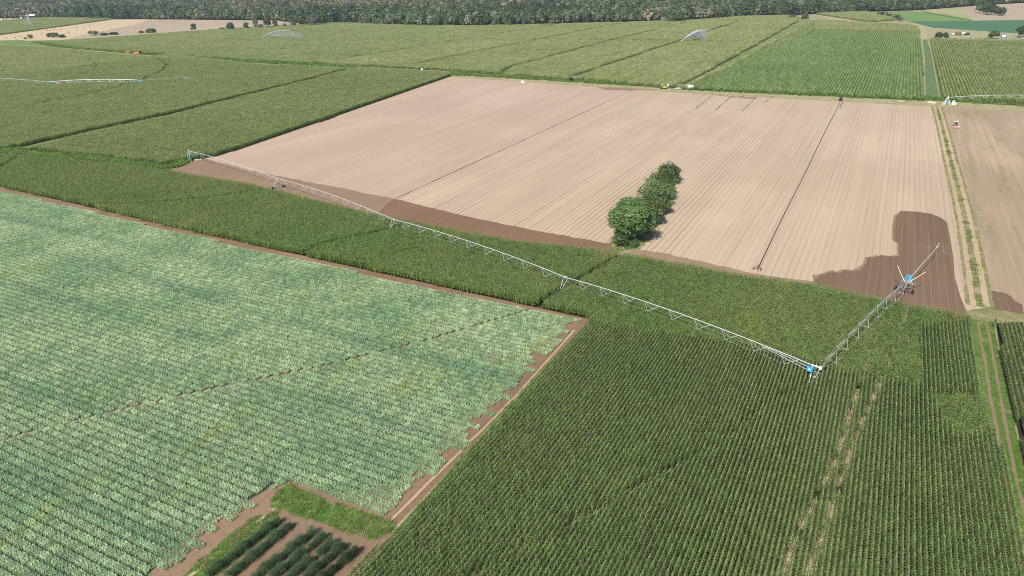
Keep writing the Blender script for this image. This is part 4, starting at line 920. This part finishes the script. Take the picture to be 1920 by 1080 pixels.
def make_tower(root, top, along, h=4.1, half=2.25, box=None):
    ox = np.array([*root.location]); t = top - ox; d = np.array([along[0], along[1], 0]); d /= np.linalg.norm(d); q = np.array([-d[1], d[0], 0]); z0 = -ox[2]
    fr = MB()
    for s in (-1, 1):
        foot = np.array([t[0], t[1], z0 + .75]) + q * half * s
        for e in (-.75, .75): fr.tube([t + d * e - np.array([0, 0, .05]), foot + d * e * .18], .055, 6)
        mid = .5
        fr.tube([t + d * -.75 + (foot - t) * mid, t + d * .75 + (foot - t) * mid], .035, 5)
    fr.tube([np.array([t[0], t[1], z0 + .75]) - q * half, np.array([t[0], t[1], z0 + .75]) + q * half], .09, 6)
    fr.disc(t + np.array([0, 0, .12]), (0, 0, 1), [(-.15, .2), (.1, .2), (.22, .08), (.4, .07)], 10)
    tw = fr.build('drive_tower', M['steel'], root)
    for s in (-1, 1): wheel(tw, np.array([t[0], t[1], z0 + .62]) + q * half * s, d)
    if box: k = MB(); k.box(t + d * -.7 + np.array([0, 0, -.75]) + q * .2, (.8, .45, .8), math.atan2(d[1], d[0])); k.build('control_box', M['blue'], tw, .03)
    return tw
def make_pivot(root, top, h, bs=1.9, rz=.4):
    ox = np.array([*root.location]); t = top - ox; z0 = -ox[2]; fr = MB(); f = []
    for k in range(4):
        a = rz + math.pi / 2 * k; ft = np.array([t[0] + bs * math.cos(a), t[1] + bs * math.sin(a), z0]); f.append(ft); fr.tube([ft, t + (ft - t) * np.array([.12, .12, 0]) - np.array([0, 0, .3])], .09, 6)
    for k in range(4):
        for s in (.35, .68): fr.tube([f[k] + (t - f[k]) * s, f[(k + 1) % 4] + (t - f[(k + 1) % 4]) * s], .045, 5)
    fr.tube([(t[0], t[1], z0), t + np.array([0, 0, .5])], .12, 8)
    fr.disc(t + np.array([0, 0, .45]), (0, 0, 1), [(0, .16), (.3, .13), (.6, .05)], 10)
    o = fr.build('pivot_tower', M['steel'], root); return o, f
# main irrigator: pivot, four spans, swinging corner arm
H4 = 4.1
t0 = v3(G(354, 283, 4.5), 4.5); t1 = v3(G(519.5, 334.5, H4), H4); t2 = v3(G(738, 411.5, H4), H4); t3 = v3(G(1061, 520, H4), H4); t4 = v3(G(1531, 688, H4), H4)
t5 = v3(G(1699, 529, H4), H4); tb = v3(G(1757, 463.5, 4.3), 4.3)
iw = tag(empty('irrigator', (t0[0], t0[1], 0.05)), 'long silver centre pivot irrigator with trussed spans and a swing arm over the maize', 'irrigator')
pv, feet = make_pivot(iw, t0, 4.5)
k = MB(); k.box(np.array([-.2, -1.1, 1.35]), (1.5, .5, 1.1), .3); k.build('control_box', M['blue'], pv, .03)
k = MB(); k.box(np.array([2.9, .9, .25]), (3.2, 1.3, .35), .35); k.build('base_slab', M['cream'], pv, .03)
make_span(iw, t0, t1, .9, 10); make_span(iw, t1, t2, 1.1, 10); make_span(iw, t2, t3, 1.1, 9); make_span(iw, t3, t4, 1.1, 9)
for a, nx in ((t1, t2), (t2, t3), (t3, t4)): make_tower(iw, a, (nx - a)[:2])
tw4 = make_tower(iw, t4, (t4 - t3)[:2], half=2.1)
ox = np.array([*iw.location]); d34 = (t4 - t3); d34[2] = 0; d34 /= np.linalg.norm(d34); q34 = np.array([-d34[1], d34[0], 0])
bc = t4 - ox - d34 * .9 - q34 * .75 + np.array([0, 0, -.55]); yaw = math.atan2(d34[1], d34[0])
k = MB(); k.box(bc, (1.15, .42, 1.0), yaw); cb = k.build('control_box', M['blue'], tw4, .03)
k = MB(); fc = bc - q34 * .235
for dx, dz, w_, h_ in ((-.1, 0, .17, .42), (.09, .13, .24, .15)): k.box(fc + d34 * dx + np.array([0, 0, dz]), (w_, .02, h_), yaw)
k.build('panel_mark', M['white'], cb)
k = MB(); k.disc(t4 - ox + d34 * .8 + np.array([0, 0, .1]), (0, 0, 1), [(-.25, .3), (.2, .3), (.35, .1)], 12); k.tube([t4 - ox - d34 * 1.2 + np.array([0, 0, .1]), t4 - ox + d34 * 1.0 + np.array([0, 0, .1])], .12, 6); k.build('swivel_joint', M['white'], tw4)
k = MB()
for e in (.35, .7): k.tube([t4 - ox - d34 * (9 + 4 * e) + np.array([0, 0, .5 - .3 * e]), t4 - ox - d34 * .5 - q34 * 1.0 * e + np.array([0, 0, -1.5 * e])], .04, 5)
k.build('stay_rod', M['steel'], tw4)
make_span(iw, t4 + d34 * .8, t5, 1.0, 8, drop=1.25, side=1.15, pr=.11, mat='steel_dark', st=.034, rod=.016)
# steering tower at the outer end
d5 = t5 - t4; d5[2] = 0; d5 /= np.linalg.norm(d5)
wl, wr = v3(G(1678.5, 544), 0), v3(G(1710.5, 552), 0); L5 = t5 - ox; ax = (wr - wl); ax /= np.linalg.norm(ax); fw5 = np.array([-ax[1], ax[0], 0])
fr = MB()
for w_, s in ((wl, -1), (wr, 1)):
    w2 = w_ - ox; c0 = L5 + np.array([0, 0, -.1])
    for e in (0, .55): fr.tube([c0 + fw5 * (.5 + e * 2), c0 + ax * s * 1.5 + fw5 * (1.0 + e) - np.array([0, 0, .5]), np.array([w2[0], w2[1], 1.6]) + fw5 * (.6 - e), np.array([w2[0], w2[1], .7])], .1, 6, .07)
    fr.tube([np.array([w2[0], w2[1], 1.5]), c0 - np.array([0, 0, 1.2])], .06, 5)
fr.disc(L5 + np.array([0, 0, -.4]), (0, 0, 1), [(-1.0, .35), (.3, .35), (.5, .2)], 10)
for e in (-.9, 0, .9): fr.tube([L5 + ax * e - np.array([0, 0, .2]), L5 + ax * e * 1.6 - np.array([0, 0, 2.0]) - fw5 * .7], .045, 5)
st5 = fr.build('steering_tower', M['steel_dark'], iw)
for w_ in (wl, wr): wheel(st5, np.array([w_[0] - ox[0], w_[1] - ox[1], .62]), ax, rim='white')
for px, py, z, dm in ((1705, 517.5, 4.1, (1.3, .45, .45)), (1698.5, 523, 3.7, (.5, .5, .8)), (1708.5, 525.5, 3.7, (.7, .5, .8))):
    k = MB(); k.box(v3(G(px, py, z), z) - ox, dm, math.atan2(ax[1], ax[0])); k.build('control_box', M['blue'], st5, .03)
for (ax_, ay_), z in (((1682.8, 497.5), 6.0), ((1735.8, 509.8), 5.6)):
    k = MB(); k.tube([L5 + np.array([0, 0, -.6]), v3(G(ax_, ay_, z), z) - ox], .075, 6, .06); k.build('support_pole', M['cream'], st5)
k = MB(); k.tube([L5 + d5 * .8, tb - ox], .1, 7, .07); bm_ = k.build('end_boom', M['steel'], iw)
k = MB(); dB = tb - t5; dB /= np.linalg.norm(dB); e_ = tb - ox; k.tube([e_, e_ + dB * .5 + np.array([0, 0, .3]), e_ + dB * 1.6 + np.array([0, 0, .9])], .07, 6, .04); k.disc(e_ + np.array([0, 0, .1]), (0, 0, 1), [(-.2, .14), (.25, .14)], 8); k.build('end_gun', M['cream'], bm_)
# irrigator in the left fields
u0, u1, u2, u3 = v3(G(-110, 144, H4), H4), v3(G(91, 153.6, H4), H4), v3(G(265, 150.5, H4), H4), v3(G(341, 145, 4.0), 4.0)
il = tag(empty('irrigator', (u1[0], u1[1], 0.05)), 'far left irrigator of arched spans standing in the watered maize', 'irrigator')
make_span(il, u0, u1, 1.3, 9, pr=.11, st=.03, rod=.01); make_span(il, u1, u2, 1.3, 8, pr=.15, st=.07, rod=.03)
make_tower(il, u1, (u2 - u1)[:2]); tw_ = make_tower(il, u2, (u2 - u1)[:2])
oxl = np.array([*il.location])
for uu in (u1, u2): k = MB(); k.box(uu - oxl + np.array([0, -.6, -.3]), (1.5, .7, 1.1), 0); k.build('control_box', M['blue'], il, .03)
k = MB(); k.tube([u2 - oxl, u3 - oxl], .1, 6, .07); k.build('end_boom', M['steel'], il)
k = MB()
for s in (-1, 1): k.tube([u2 - oxl, u2 - oxl + np.array([s * 1.5, 0, 2.6])], .08, 5)
k.build('support_pole', M['steel'], il)
# irrigator beyond the road on the right
r0 = v3(G(1777.5, 182.8, 4.6), 4.6); r1 = v3(G(2010, 184, H4), H4)
ir = tag(empty('irrigator', (r0[0], r0[1], 0.05)), 'right irrigator with a white A frame pivot beside the dirt road', 'irrigator')
fr = MB()
for s, yy in ((-1, -.9), (1, -.9), (-1, .9), (1, .9)): fr.tube([(s * 2.0, yy, 0), (s * .25, yy * .2, 4.3)], .15, 6, .11)
fr.tube([(-1.1, -.5, 2.0), (1.1, -.5, 2.0)], .1, 5); fr.disc((0, 0, 4.4), (0, 0, 1), [(0, .3), (.6, .25), (.9, .1)], 8)
pr_ = fr.build('pivot_tower', M['white'], ir); k = MB(); k.box((-.2, -.6, 1.3), (1.2, .6, 1.2), 0); k.build('control_box', M['blue'], pr_, .03)
make_span(ir, r0, r1, 1.6, 9, pr=.12, st=.05, rod=.012, drop=1.5)

# ------------------------------------------------------------------ machines on the fields and the road
def yaw_px(a, b): p, q = G(*a), G(*b); return math.atan2(q[1] - p[1], q[0] - p[0])
RZ_ROAD = yaw_px((1050, 155), (1500, 183))
def make_tractor(label, px, py, rz, bodym, rimm, roofm):
    p = G(px, py); o = tag(empty('tractor', (p[0], p[1], 0.1), rz), label, 'tractor')
    b = MB(); b.prism([(.3, .95), (2.55, .95), (2.6, 1.2), (2.5, 1.75), (.3, 1.95)], -.42, .42); b.box((-.2, 0, .95), (2.2, .55, .5)); b.build('hood', M[bodym], o, .04)
    f = MB()
    for s in (-1, 1): f.prism([(-1.75, 1.0), (-1.6, 1.6), (-.9, 1.86), (-.2, 1.6), (.05, 1.0), (-.1, 1.0), (-.35, 1.5), (-.9, 1.72), (-1.5, 1.5), (-1.62, 1.0)], s * .95 - .28, s * .95 + .28)
    f.build('fender', M[bodym], o)
    c = MB(); c.prism([(-1.5, 1.3), (.35, 1.3), (.25, 2.65), (-1.35, 2.65)], -.75, .75); cb_ = c.build('cab', M['glass'], o, .04)
    r = MB(); r.box((-.55, 0, 2.74), (1.95, 1.65, .17)); r.build('cab_roof', M[roofm], cb_, .04)
    e = MB(); e.tube([(1.2, .5, 1.6), (1.2, .5, 2.6)], .06, 6); e.build('exhaust', M['black'], o)
    for s in (-1, 1):
        wheel(o, (-.9, s * .95, .88), (0, 1, 0), .88, .55, rim=rimm); wheel(o, (1.95, s * .9, .62), (0, 1, 0), .62, .42, rim=rimm)
    return o
make_tractor('dark green tractor with red wheels parked on the far dirt road', 1243, 167, RZ_ROAD, 'lime', 'red', 'white')
tr2 = make_tractor('red tractor with white cab roof driving on the weedy sandy field', 1791, 238, ROW, 'dusty_red', 'dusty_red', 'white')
p = G(1791, 238) - VD * 3.6; b = MB(); b.box((0, 0, .75), (1.2, 3.3, .55), 0, .85); b.box((-.5, 0, .35), (.35, 3.4, .25))
for kk in range(8): b.disc((-.3, -1.5 + kk * .43, .3), (0, 1, 0), [(-.03, .3), (.03, .3)], 10)
b.tube([(.6, 0, .7), (1.9, 0, .7)], .08, 6); sd = b.build('seed_drill', M['dusty_red']); sd.location = (p[0], p[1], .06); sd.rotation_euler = (0, 0, ROW)
tag(sd, 'red seed drill hitched behind the tractor on the sand', 'seed drill')
k = MB(); k.box((-.55, -1.35, 1.0), (.5, .6, .5)); k.build('hopper_lid', M['white'], sd, .03)
def make_van(label, px, py, rz, bodym, L=5.4, H=2.5, W=2.0, box=True, name='van', cat='van', split=None):
    p = G(px, py); o = tag(empty(name, (p[0], p[1], .1), rz), label, cat)
    b = MB(); h = H
    if box: b.prism([(-L / 2, .35), (L / 2, .35), (L / 2, 1.0), (L / 2 - .75, 1.2), (L / 2 - 1.35, h), (-L / 2 + .05, h)], -W / 2, W / 2)
    else: b.prism([(-L / 2, .3), (L / 2, .3), (L / 2, .72), (L / 2 - 1.1, .92), (L / 2 - 1.75, 1.42), (-L / 2 + .9, 1.46), (-L / 2 + .1, .98)], -W / 2, W / 2)
    b.build('body', M[bodym], o, .05)
    g_ = MB()
    if box: g_.prism([(L / 2 - .8, 1.25), (L / 2 - 1.32, h - .1), (L / 2 - 1.42, h - .1), (L / 2 - .95, 1.25)], -W / 2 + .12, W / 2 - .12); g_.prism([(L / 2 - 2.2, 1.3), (L / 2 - 1.2, 1.3), (L / 2 - 1.45, h - .35), (L / 2 - 2.2, h - .35)], -W / 2 - .012, W / 2 + .012)
    else: g_.prism([(L / 2 - 1.2, .96), (L / 2 - 1.8, 1.36), (-L / 2 + .95, 1.38), (-L / 2 + .45, 1.0)], -W / 2 - .012, W / 2 + .012)
    g_.build('window', M['glass'], o)
    for sx in (-1, 1):
        for sy in (-1, 1): wheel(o, (sx * L * .31, sy * (W / 2 - .12), .34), (0, 1, 0), .34, .24)
    if split:
        k = MB(); k.box((-L * .12 - .3, 0, h * .5 + .22), (L * .62, W + .04, h * .82)); k.build('cargo_box', M[split], o, .03)
    return o
make_van('silver car standing on the far dirt road beside the black hose reel', 1270.5, 168.3, RZ_ROAD + math.pi, 'silver', 4.6, 1.5, 1.85, False, 'car', 'car')
make_van('white box van on the verge right of the silver car', 1292.5, 167, RZ_ROAD + math.pi, 'white', 6.0, 2.7, 2.2)
def make_reel(label, px, py, rz, s=1.0, framem='navy', name='hose_reel'):
    p = G(px, py); o = tag(empty(name, (p[0], p[1], .08), rz), label, 'hose reel')
    d = MB(); d.disc((0, 0, 1.75 * s), (0, 1, 0), [(-.75 * s, 1.0 * s), (-.75 * s, 1.5 * s), (-.68 * s, 1.5 * s), (-.66 * s, 1.2 * s), (.66 * s, 1.2 * s), (.68 * s, 1.5 * s), (.75 * s, 1.5 * s), (.75 * s, 1.0 * s)], 20); d.build('drum', M['black'], o)
    f = MB()
    for y in (-.95, .95):
        f.tube([(-1.1 * s, y * s, .55 * s), (0, y * s, 1.8 * s), (1.1 * s, y * s, .55 * s)], .09 * s, 6)
    f.box((0, 0, .55 * s), (2.9 * s, 2.0 * s, .2 * s)); f.tube([(1.4 * s, 0, .55 * s), (2.6 * s, 0, .5 * s)], .08 * s, 6); f.build('chassis', M[framem], o)
    for y in (-1, 1): wheel(o, (-.3 * s, y * 1.2 * s, .42 * s), (0, 1, 0), .42 * s, .28 * s)
    return o
make_reel('dark blue hose reel on two wheels at the edge of the pale maize', 1071, 153.5, RZ_ROAD + 1.2)
make_reel('small black hose reel at the mouth of a maize lane behind the silver car', 1276, 164, ROW, .62, 'black')
make_reel('black hose reel on a brown cart at the far end of the long hose', 1576, 189, ROW + math.pi, .95, 'rust')
make_reel('dark hose reel beside the orange trailer in the far left', 264, 102.0, .4, 1.2)
def make_trailer(label, px, py, rz, m1, L=4.5, H=1.3, W=2.2, name='trailer', cat='trailer', z0=.7):
    p = G(px, py); o = tag(empty(name, (p[0], p[1], .1), rz), label, cat)
    b = MB(); b.box((0, 0, z0 + H / 2), (L, W, H), 0, .96); b.build('body', M[m1], o, .05)
    c = MB(); c.box((0, 0, z0 - .1), (L * .9, W * .5, .16)); c.tube([(L / 2, 0, z0 - .1), (L / 2 + 1.3, 0, z0 - .25)], .07, 6); c.build('drawbar', M['steel_dark'], o)
    for sy in (-1, 1):
        for sx in (-.35, .35): wheel(o, (sx * 1.6 - .3, sy * W * .46, .42), (0, 1, 0), .42, .28)
    return o
make_trailer('orange flat trailer beside the dark hose reel in the far left', 256.5, 102.0, .3, 'orange', 6.0, 1.4)
make_trailer('small rusty orange trailer left of the dark hose reel', 240.5, 99.8, .2, 'orange', 3.6, 1.2)
make_trailer('red and white trailer beside the sandy path near the forest', 1591, 36.5, .9, 'red', 3.2, 1.6)
def make_tank(label, px, py, h, r, mt='white', name='water_tank', cat='tank'):
    p = G(px, py); k = MB(); k.disc((0, 0, 0), (0, 0, 1), [(0, r * .92), (.08, r), (h * .3, r), (h * .32, r * .96), (h * .62, r * .96), (h * .64, r), (h * .9, r), (h, r * .7), (h + .02, r * .25), (h + .12, r * .25)], 16); o = k.build(name, M[mt])
    o.location = (p[0], p[1], .06); tag(o, label, cat); k = MB(); k.tube([(0, -r * .7, h * .95), (0, -r * 1.1, h * .6), (0, -r * 1.1, .1)], r * .09, 6); k.build('outlet_pipe', M['black'], o)
    return o
make_tank('tall white upright tank right of the green tractor', 1252.4, 165, 2.4, .6)
make_tank('white tank of the pair on the road edge by the sand', 978.6, 156, 1.9, .75)
make_tank('cream tank of the pair on the road edge by the sand', 982.6, 156, 1.6, .6, 'cream')
make_tank('narrow white tank at the corner of the brown field', 791.3, 132.4, 2.3, .62)
make_tank('large white tank beside the A frame pivot', 1787, 196.3, 2.3, .85)
make_tank('small white tank next to the large one by the pivot', 1791.3, 196.8, 1.2, .5)
for x, y, lb in ((1743.7, 192.6, 'left pale sand pile beside the ditch mouth'), (1750, 193.6, 'right pale sand pile beside the ditch mouth')):
    p = G(x, y); bm = bmesh.new(); bmesh.ops.create_icosphere(bm, subdivisions=3, radius=1.0)
    for v in bm.verts: k = 1 + .18 * math.sin(v.co.x * 5 + x) * math.cos(v.co.y * 4); v.co = Vector((v.co.x * 1.5 * k, v.co.y * 1.2 * k, max(-.05, v.co.z * .95 * k)))
    me = bpy.data.meshes.new('sand_pile'); bm.to_mesh(me); bm.free(); me.materials.append(M['sandheap']); o = bpy.data.objects.new('sand_pile', me); col.objects.link(o); o.location = (p[0], p[1], .06); tag(o, lb, 'sand pile')
# hose and its sprinkler cart
ha, hb = G(1575.5, 190.5), G(1421.5, 502); k = MB(); N = 60
k.tube([(*(ha + (hb - ha) * i / N + UD * .1 * math.sin(i * .22)), .14) for i in range(N + 1)], .15, 6); tag(k.build('irrigation_hose', M['hose_dusty']), 'long dark hose pulled straight across the brown field', 'hose')
ribbon('furrow', [ha + VD * 0 + UD * 1.6, ha - VD * 26 + UD * 1.6], .4, .07, M['furrow'], .15)
p = G(1420, 505.5); sc_ = tag(empty('sprinkler_cart', (p[0], p[1], .06), ROW), 'rusty red sprinkler cart on three legs at the near end of the hose', 'sprinkler cart')
f = MB(); f.tube([(0, -1.0, .5), (0, 1.0, .5)], .07, 6); f.tube([(-1.2, 0, .45), (1.0, 0, .5)], .07, 6)
for s in (-1, 1): f.tube([(-.9, s * 1.0, .35), (.9, s * 1.0, .35)], .06, 6); f.tube([(0, s * 1.0, .5), (0, 0, 1.3)], .05, 6)
f.build('frame', M['rust'], sc_)
f = MB(); f.tube([(0, 0, .5), (0, 0, 1.7), (-.2, 0, 1.95), (-.9, .1, 2.4)], .07, 6, .05); f.build('sprinkler_gun', M['black'], sc_)
for s in (-1, 1): wheel(sc_, (-.8, s * 1.0, .32), (0, 1, 0), .32, .16); 
wheel(sc_, (.9, 0, .3), (0, 1, 0), .3, .16)
# straw bales
bz = [(12.5, 71), (28.6, 70.8), (33.3, 67), (37.5, 67.6), (61.5, 67.2), (77.6, 62.9), (88.5, 56.8), (93, 57), (100.5, 55), (97, 62.2), (114, 55.3), (117.7, 64.6), (126, 60.2), (129.2, 61.4), (143.5, 51.8), (143.2, 56.6), (156.2, 52.6), (167.5, 49.2), (168.8, 45.7), (170.5, 57.1), (178, 42.6), (191.7, 52.6), (196.3, 50.5), (194.3, 42.7), (202.5, 47.6), (207, 52.3), (228, 38.8), (244, 39.3), (258, 41.3), (240.6, 45.8)]
bale = None
for x, y in bz:
    p = G(x, y + .8)
    if bale is None:
        k = MB(); k.disc((0, 0, 1.0), (0, 1, 0), [(-.75, .1), (-.75, .92), (-.7, 1.0), (.7, 1.0), (.75, .92), (.75, .1)], 18); bale = k.build('straw_bale', M['bale']); o = bale
    else: o = bale.copy(); col.objects.link(o)
    tag(o, 'round straw bale lying on the golden stubble field', 'straw bale', 'round straw bales on the golden stubble field')
    o.location = (p[0], p[1], .03); o.rotation_euler = (0, 0, random.uniform(0, 3.14)); o.scale = (1.15, 1.15, 1.15)
# shed and vehicles far left
p = G(53, 34.5); sh = tag(empty('open_shed', (p[0], p[1], .05), 0.02), 'long open farm shed with grey roof before the far left forest', 'shed')
w = 36.0; b = MB(); b.prism([(-w / 2, 5.2), (w / 2, 5.6), (w / 2, 5.95), (-w / 2, 5.55)], -4, 6); b.build('roof', M['roof_grey'], sh)
b = MB()
for i in range(6): b.tube([(-w / 2 + .6 + i * (w - 1.2) / 5, -3.5, 0), (-w / 2 + .6 + i * (w - 1.2) / 5, -3.5, 5.3)], .16, 6)
b.build('post', M['steel_dark'], sh); b = MB(); b.box((0, 5.8, 2.7), (w, .2, 5.4)); b.build('back_wall', M['navy'], sh)
b = MB(); b.prism([(w / 2 - 13, 5.7), (w / 2, 5.97), (w / 2, 9.0), (w / 2 - 13, 9.3)], -3, 5); b.build('upper_silo_box', M['white'], sh, .05)
make_van('blue truck with white front at the far left edge', 4, 38.8, -1.2, 'white', 7.5, 4.2, 2.6, True, 'truck', 'truck', 'navy')
make_van('navy truck with white front left of the open shed', 19, 38, -.9, 'white', 9.5, 4.0, 2.6, True, 'truck', 'truck', 'navy')
make_van('white van at the left end of the open shed', 39.8, 35, -1.0, 'white', 6, 3.2, 2.4)
make_van('white van at the middle of the open shed', 47.6, 34.4, -1.0, 'white', 5.5, 3.0, 2.3)
make_van('white van under the white box of the shed', 53.2, 34.6, -1.1, 'white', 5, 2.6, 2.2)
make_van('pale blue car parked below the leftmost straw bales', 29.8, 75, .1, 'silver', 4.6, 1.6, 1.9, False, 'car', 'car')
make_van('white van in front of the far forest behind the hedge row', 532.5, 39.5, 0, 'white', 4.8, 2.4, 2.0)
make_tank('yellow drum on the forest edge right of the hedge row', 637.5, 43.8, 2.2, .9, 'yellow', 'drum', 'drum')
for i, (x, mt) in enumerate(((1216.7, 'cream'), (1222.3, 'white'), (1226.6, 'steel'), (1231.8, 'white'))):
    make_trailer(['cream', 'first white', 'grey', 'last white'][i] + ' covered trailer in the row below the forest thicket', x, 42, .05, mt, 4.4, 1.6, name='covered_trailer')
make_van('white trailer van among shrubs in the far farmyard', 1807.8, 64.5, 0, 'white', 6.0, 2.4, 2.2)
make_van('white car with blue side at the front of the far farmyard', 1818.4, 70.5, .1, 'silver', 4.8, 1.7, 1.9, False, 'car', 'car')
make_van('dark car on the yard edge left of the spreading tree', 1847, 74, 0, 'navy', 4.4, 1.5, 1.8, False, 'car', 'car')
make_van('white van with blue end right of the spreading tree', 1882.5, 70.5, 0, 'blue', 6.2, 2.6, 2.2, True, 'van', 'van', 'white')
make_van('grey car near the right frame edge in the farmyard', 1904, 71.5, 0, 'roof_grey', 4.6, 1.6, 1.9, False, 'car', 'car')
make_trailer('dark trailer under the tree at the right frame edge', 1911, 71, 0, 'navy', 3.4, 1.6)
make_trailer('small cream trailer left of the farmyard shrubs', 1786.5, 66, 0, 'cream', 3.2, 1.4)

# ------------------------------------------------------------------ water
def spray(label, nozzle, aim, reach, top, n, size, seed, mist=1.0, drift=(0, 0), core=.16, narrow=.04, cut=.97, tf=.5):
    """thrown jet: dense core at the start, breaking into a curtain of falling drops"""
    g = np.random.default_rng(seed); a = np.array([aim[0], aim[1], 0.0]); a /= np.linalg.norm(a); sdv = np.array([-a[1], a[0], 0])
    path = lambda t: np.column_stack([a[0] * reach * t, a[1] * reach * t, nozzle[2] + top * 4 * t * (1 - .97 * t) * .98])
    tight = g.random(n) < tf; t = np.where(tight, .7 * g.random(n) ** .8, .2 + .8 * g.random(n) ** .9) * cut; c = path(t); w = np.where(tight, .4, 1.5) * narrow * reach * t ** 1.4
    c += sdv * (g.normal(0, 1, n) * w)[:, None] + np.array([*drift, 0]) * (t ** 1.5)[:, None] * g.random(n)[:, None]
    fall = np.where(tight, .06, 1.0) * g.random(n) ** 1.1; c[:, 2] = np.maximum(c[:, 2] * (1 - fall * np.clip(t * 1.6, 0, 1)), .3) + g.normal(0, .25, n) * t
    c[:, 2] = np.maximum(c[:, 2], .2)
    s = size * np.where(tight, 1.5, 1.05) * g.uniform(.5, 1.2, n) * (1 - .55 * t); V = np.zeros((n, 4, 3)); 
    for i in range(4): V[:, i] = c + g.normal(0, 1, (n, 3)) * (s * .5)[:, None]
    o4 = np.arange(n)[:, None] * 4; F = np.concatenate([o4 + np.array(f) for f in ((0, 1, 2), (0, 2, 3), (0, 3, 1), (1, 3, 2))])
    me = fast_mesh('water_jet', V.reshape(-1, 3), F, M['water']); o = bpy.data.objects.new('water_jet', me); col.objects.link(o); o.location = (nozzle[0], nozzle[1], 0); tag(o, label, 'water jet')
    k = MB(); ts = np.linspace(0, .42, 14); k.tube([tuple(x) for x in path(ts)], core, 5, core * .25); k.build('jet_core', M['water'], o)
    return o
n1 = G(490, 72.5, 1.5); e1 = G(572, 72, 1.5); spray('arching white water jet over the long green maize field', v3(n1, 2.2), e1 - n1, np.linalg.norm(e1 - n1), 9.5, 60000, .21, 901, core=.3, narrow=.055)
n2 = G(1277, 79, 1.5); spray('white water jet over the pale yellow green maize field', v3(n2, 2.2), np.array([1.0, .75]), 78, 10.5, 60000, .21, 902, drift=(-14, 0), core=.34, narrow=.06, cut=.62)
n3 = G(61.5, 46, 1.5); spray('faint water fan rising in front of the open shed', v3(n3, 2.2), np.array([.1, -1]), 30, 17, 16000, .24, 903, drift=(12, 0), core=.2, narrow=.1)
n4 = G(1757.5, 462.5, 5.0); spray('fine mist from the end gun over the dark wet soil', v3(n4, 5.0), np.array([.8, -.35]), 7, .6, 1500, .05, 904, core=.004, narrow=.38, tf=.04)
n5 = G(1757.5, 462.5, 5.0); spray('fine mist thrown left from the end gun over the dark wet soil', v3(n5, 5.0), np.array([-1, .1]), 9, .5, 1500, .05, 905, core=.004, narrow=.38, tf=.04)
n6 = G(341, 145, 4); spray('small mist at the boom tip of the far left irrigator', v3(n6, 4.0), np.array([1, -.1]), 9, .5, 700, .16, 906, core=.04, narrow=.15, tf=.04)
n7 = G(1236, 41, 2); spray('grey mist cloud beside the broad thicket at the forest', v3(n7, 2.0), np.array([1, .1]), 15, 7, 1200, .35, 907, core=.05, narrow=.12, tf=.04)

# ------------------------------------------------------------------ air
bm = bmesh.new(); bmesh.ops.create_cube(bm, size=1.0)
for v in bm.verts: v.co = Vector((v.co.x * 7000, v.co.y * 4600 + 1700, (v.co.z + .5) * 82 - 1))
me = bpy.data.meshes.new('haze'); bm.to_mesh(me); bm.free(); hz = bpy.data.objects.new('haze', me); col.objects.link(hz)
t = NT('haze_air'); vv = t.n('ShaderNodeVolumePrincipled'); vv.inputs['Color'].default_value = (0.86, 0.92, 1.0, 1); vv.inputs['Density'].default_value = 0.00007; vv.inputs['Anisotropy'].default_value = 0.2
t.t.links.new(vv.outputs[0], t.out.inputs['Volume']); me.materials.append(t.m); hz['kind'] = 'stuff'
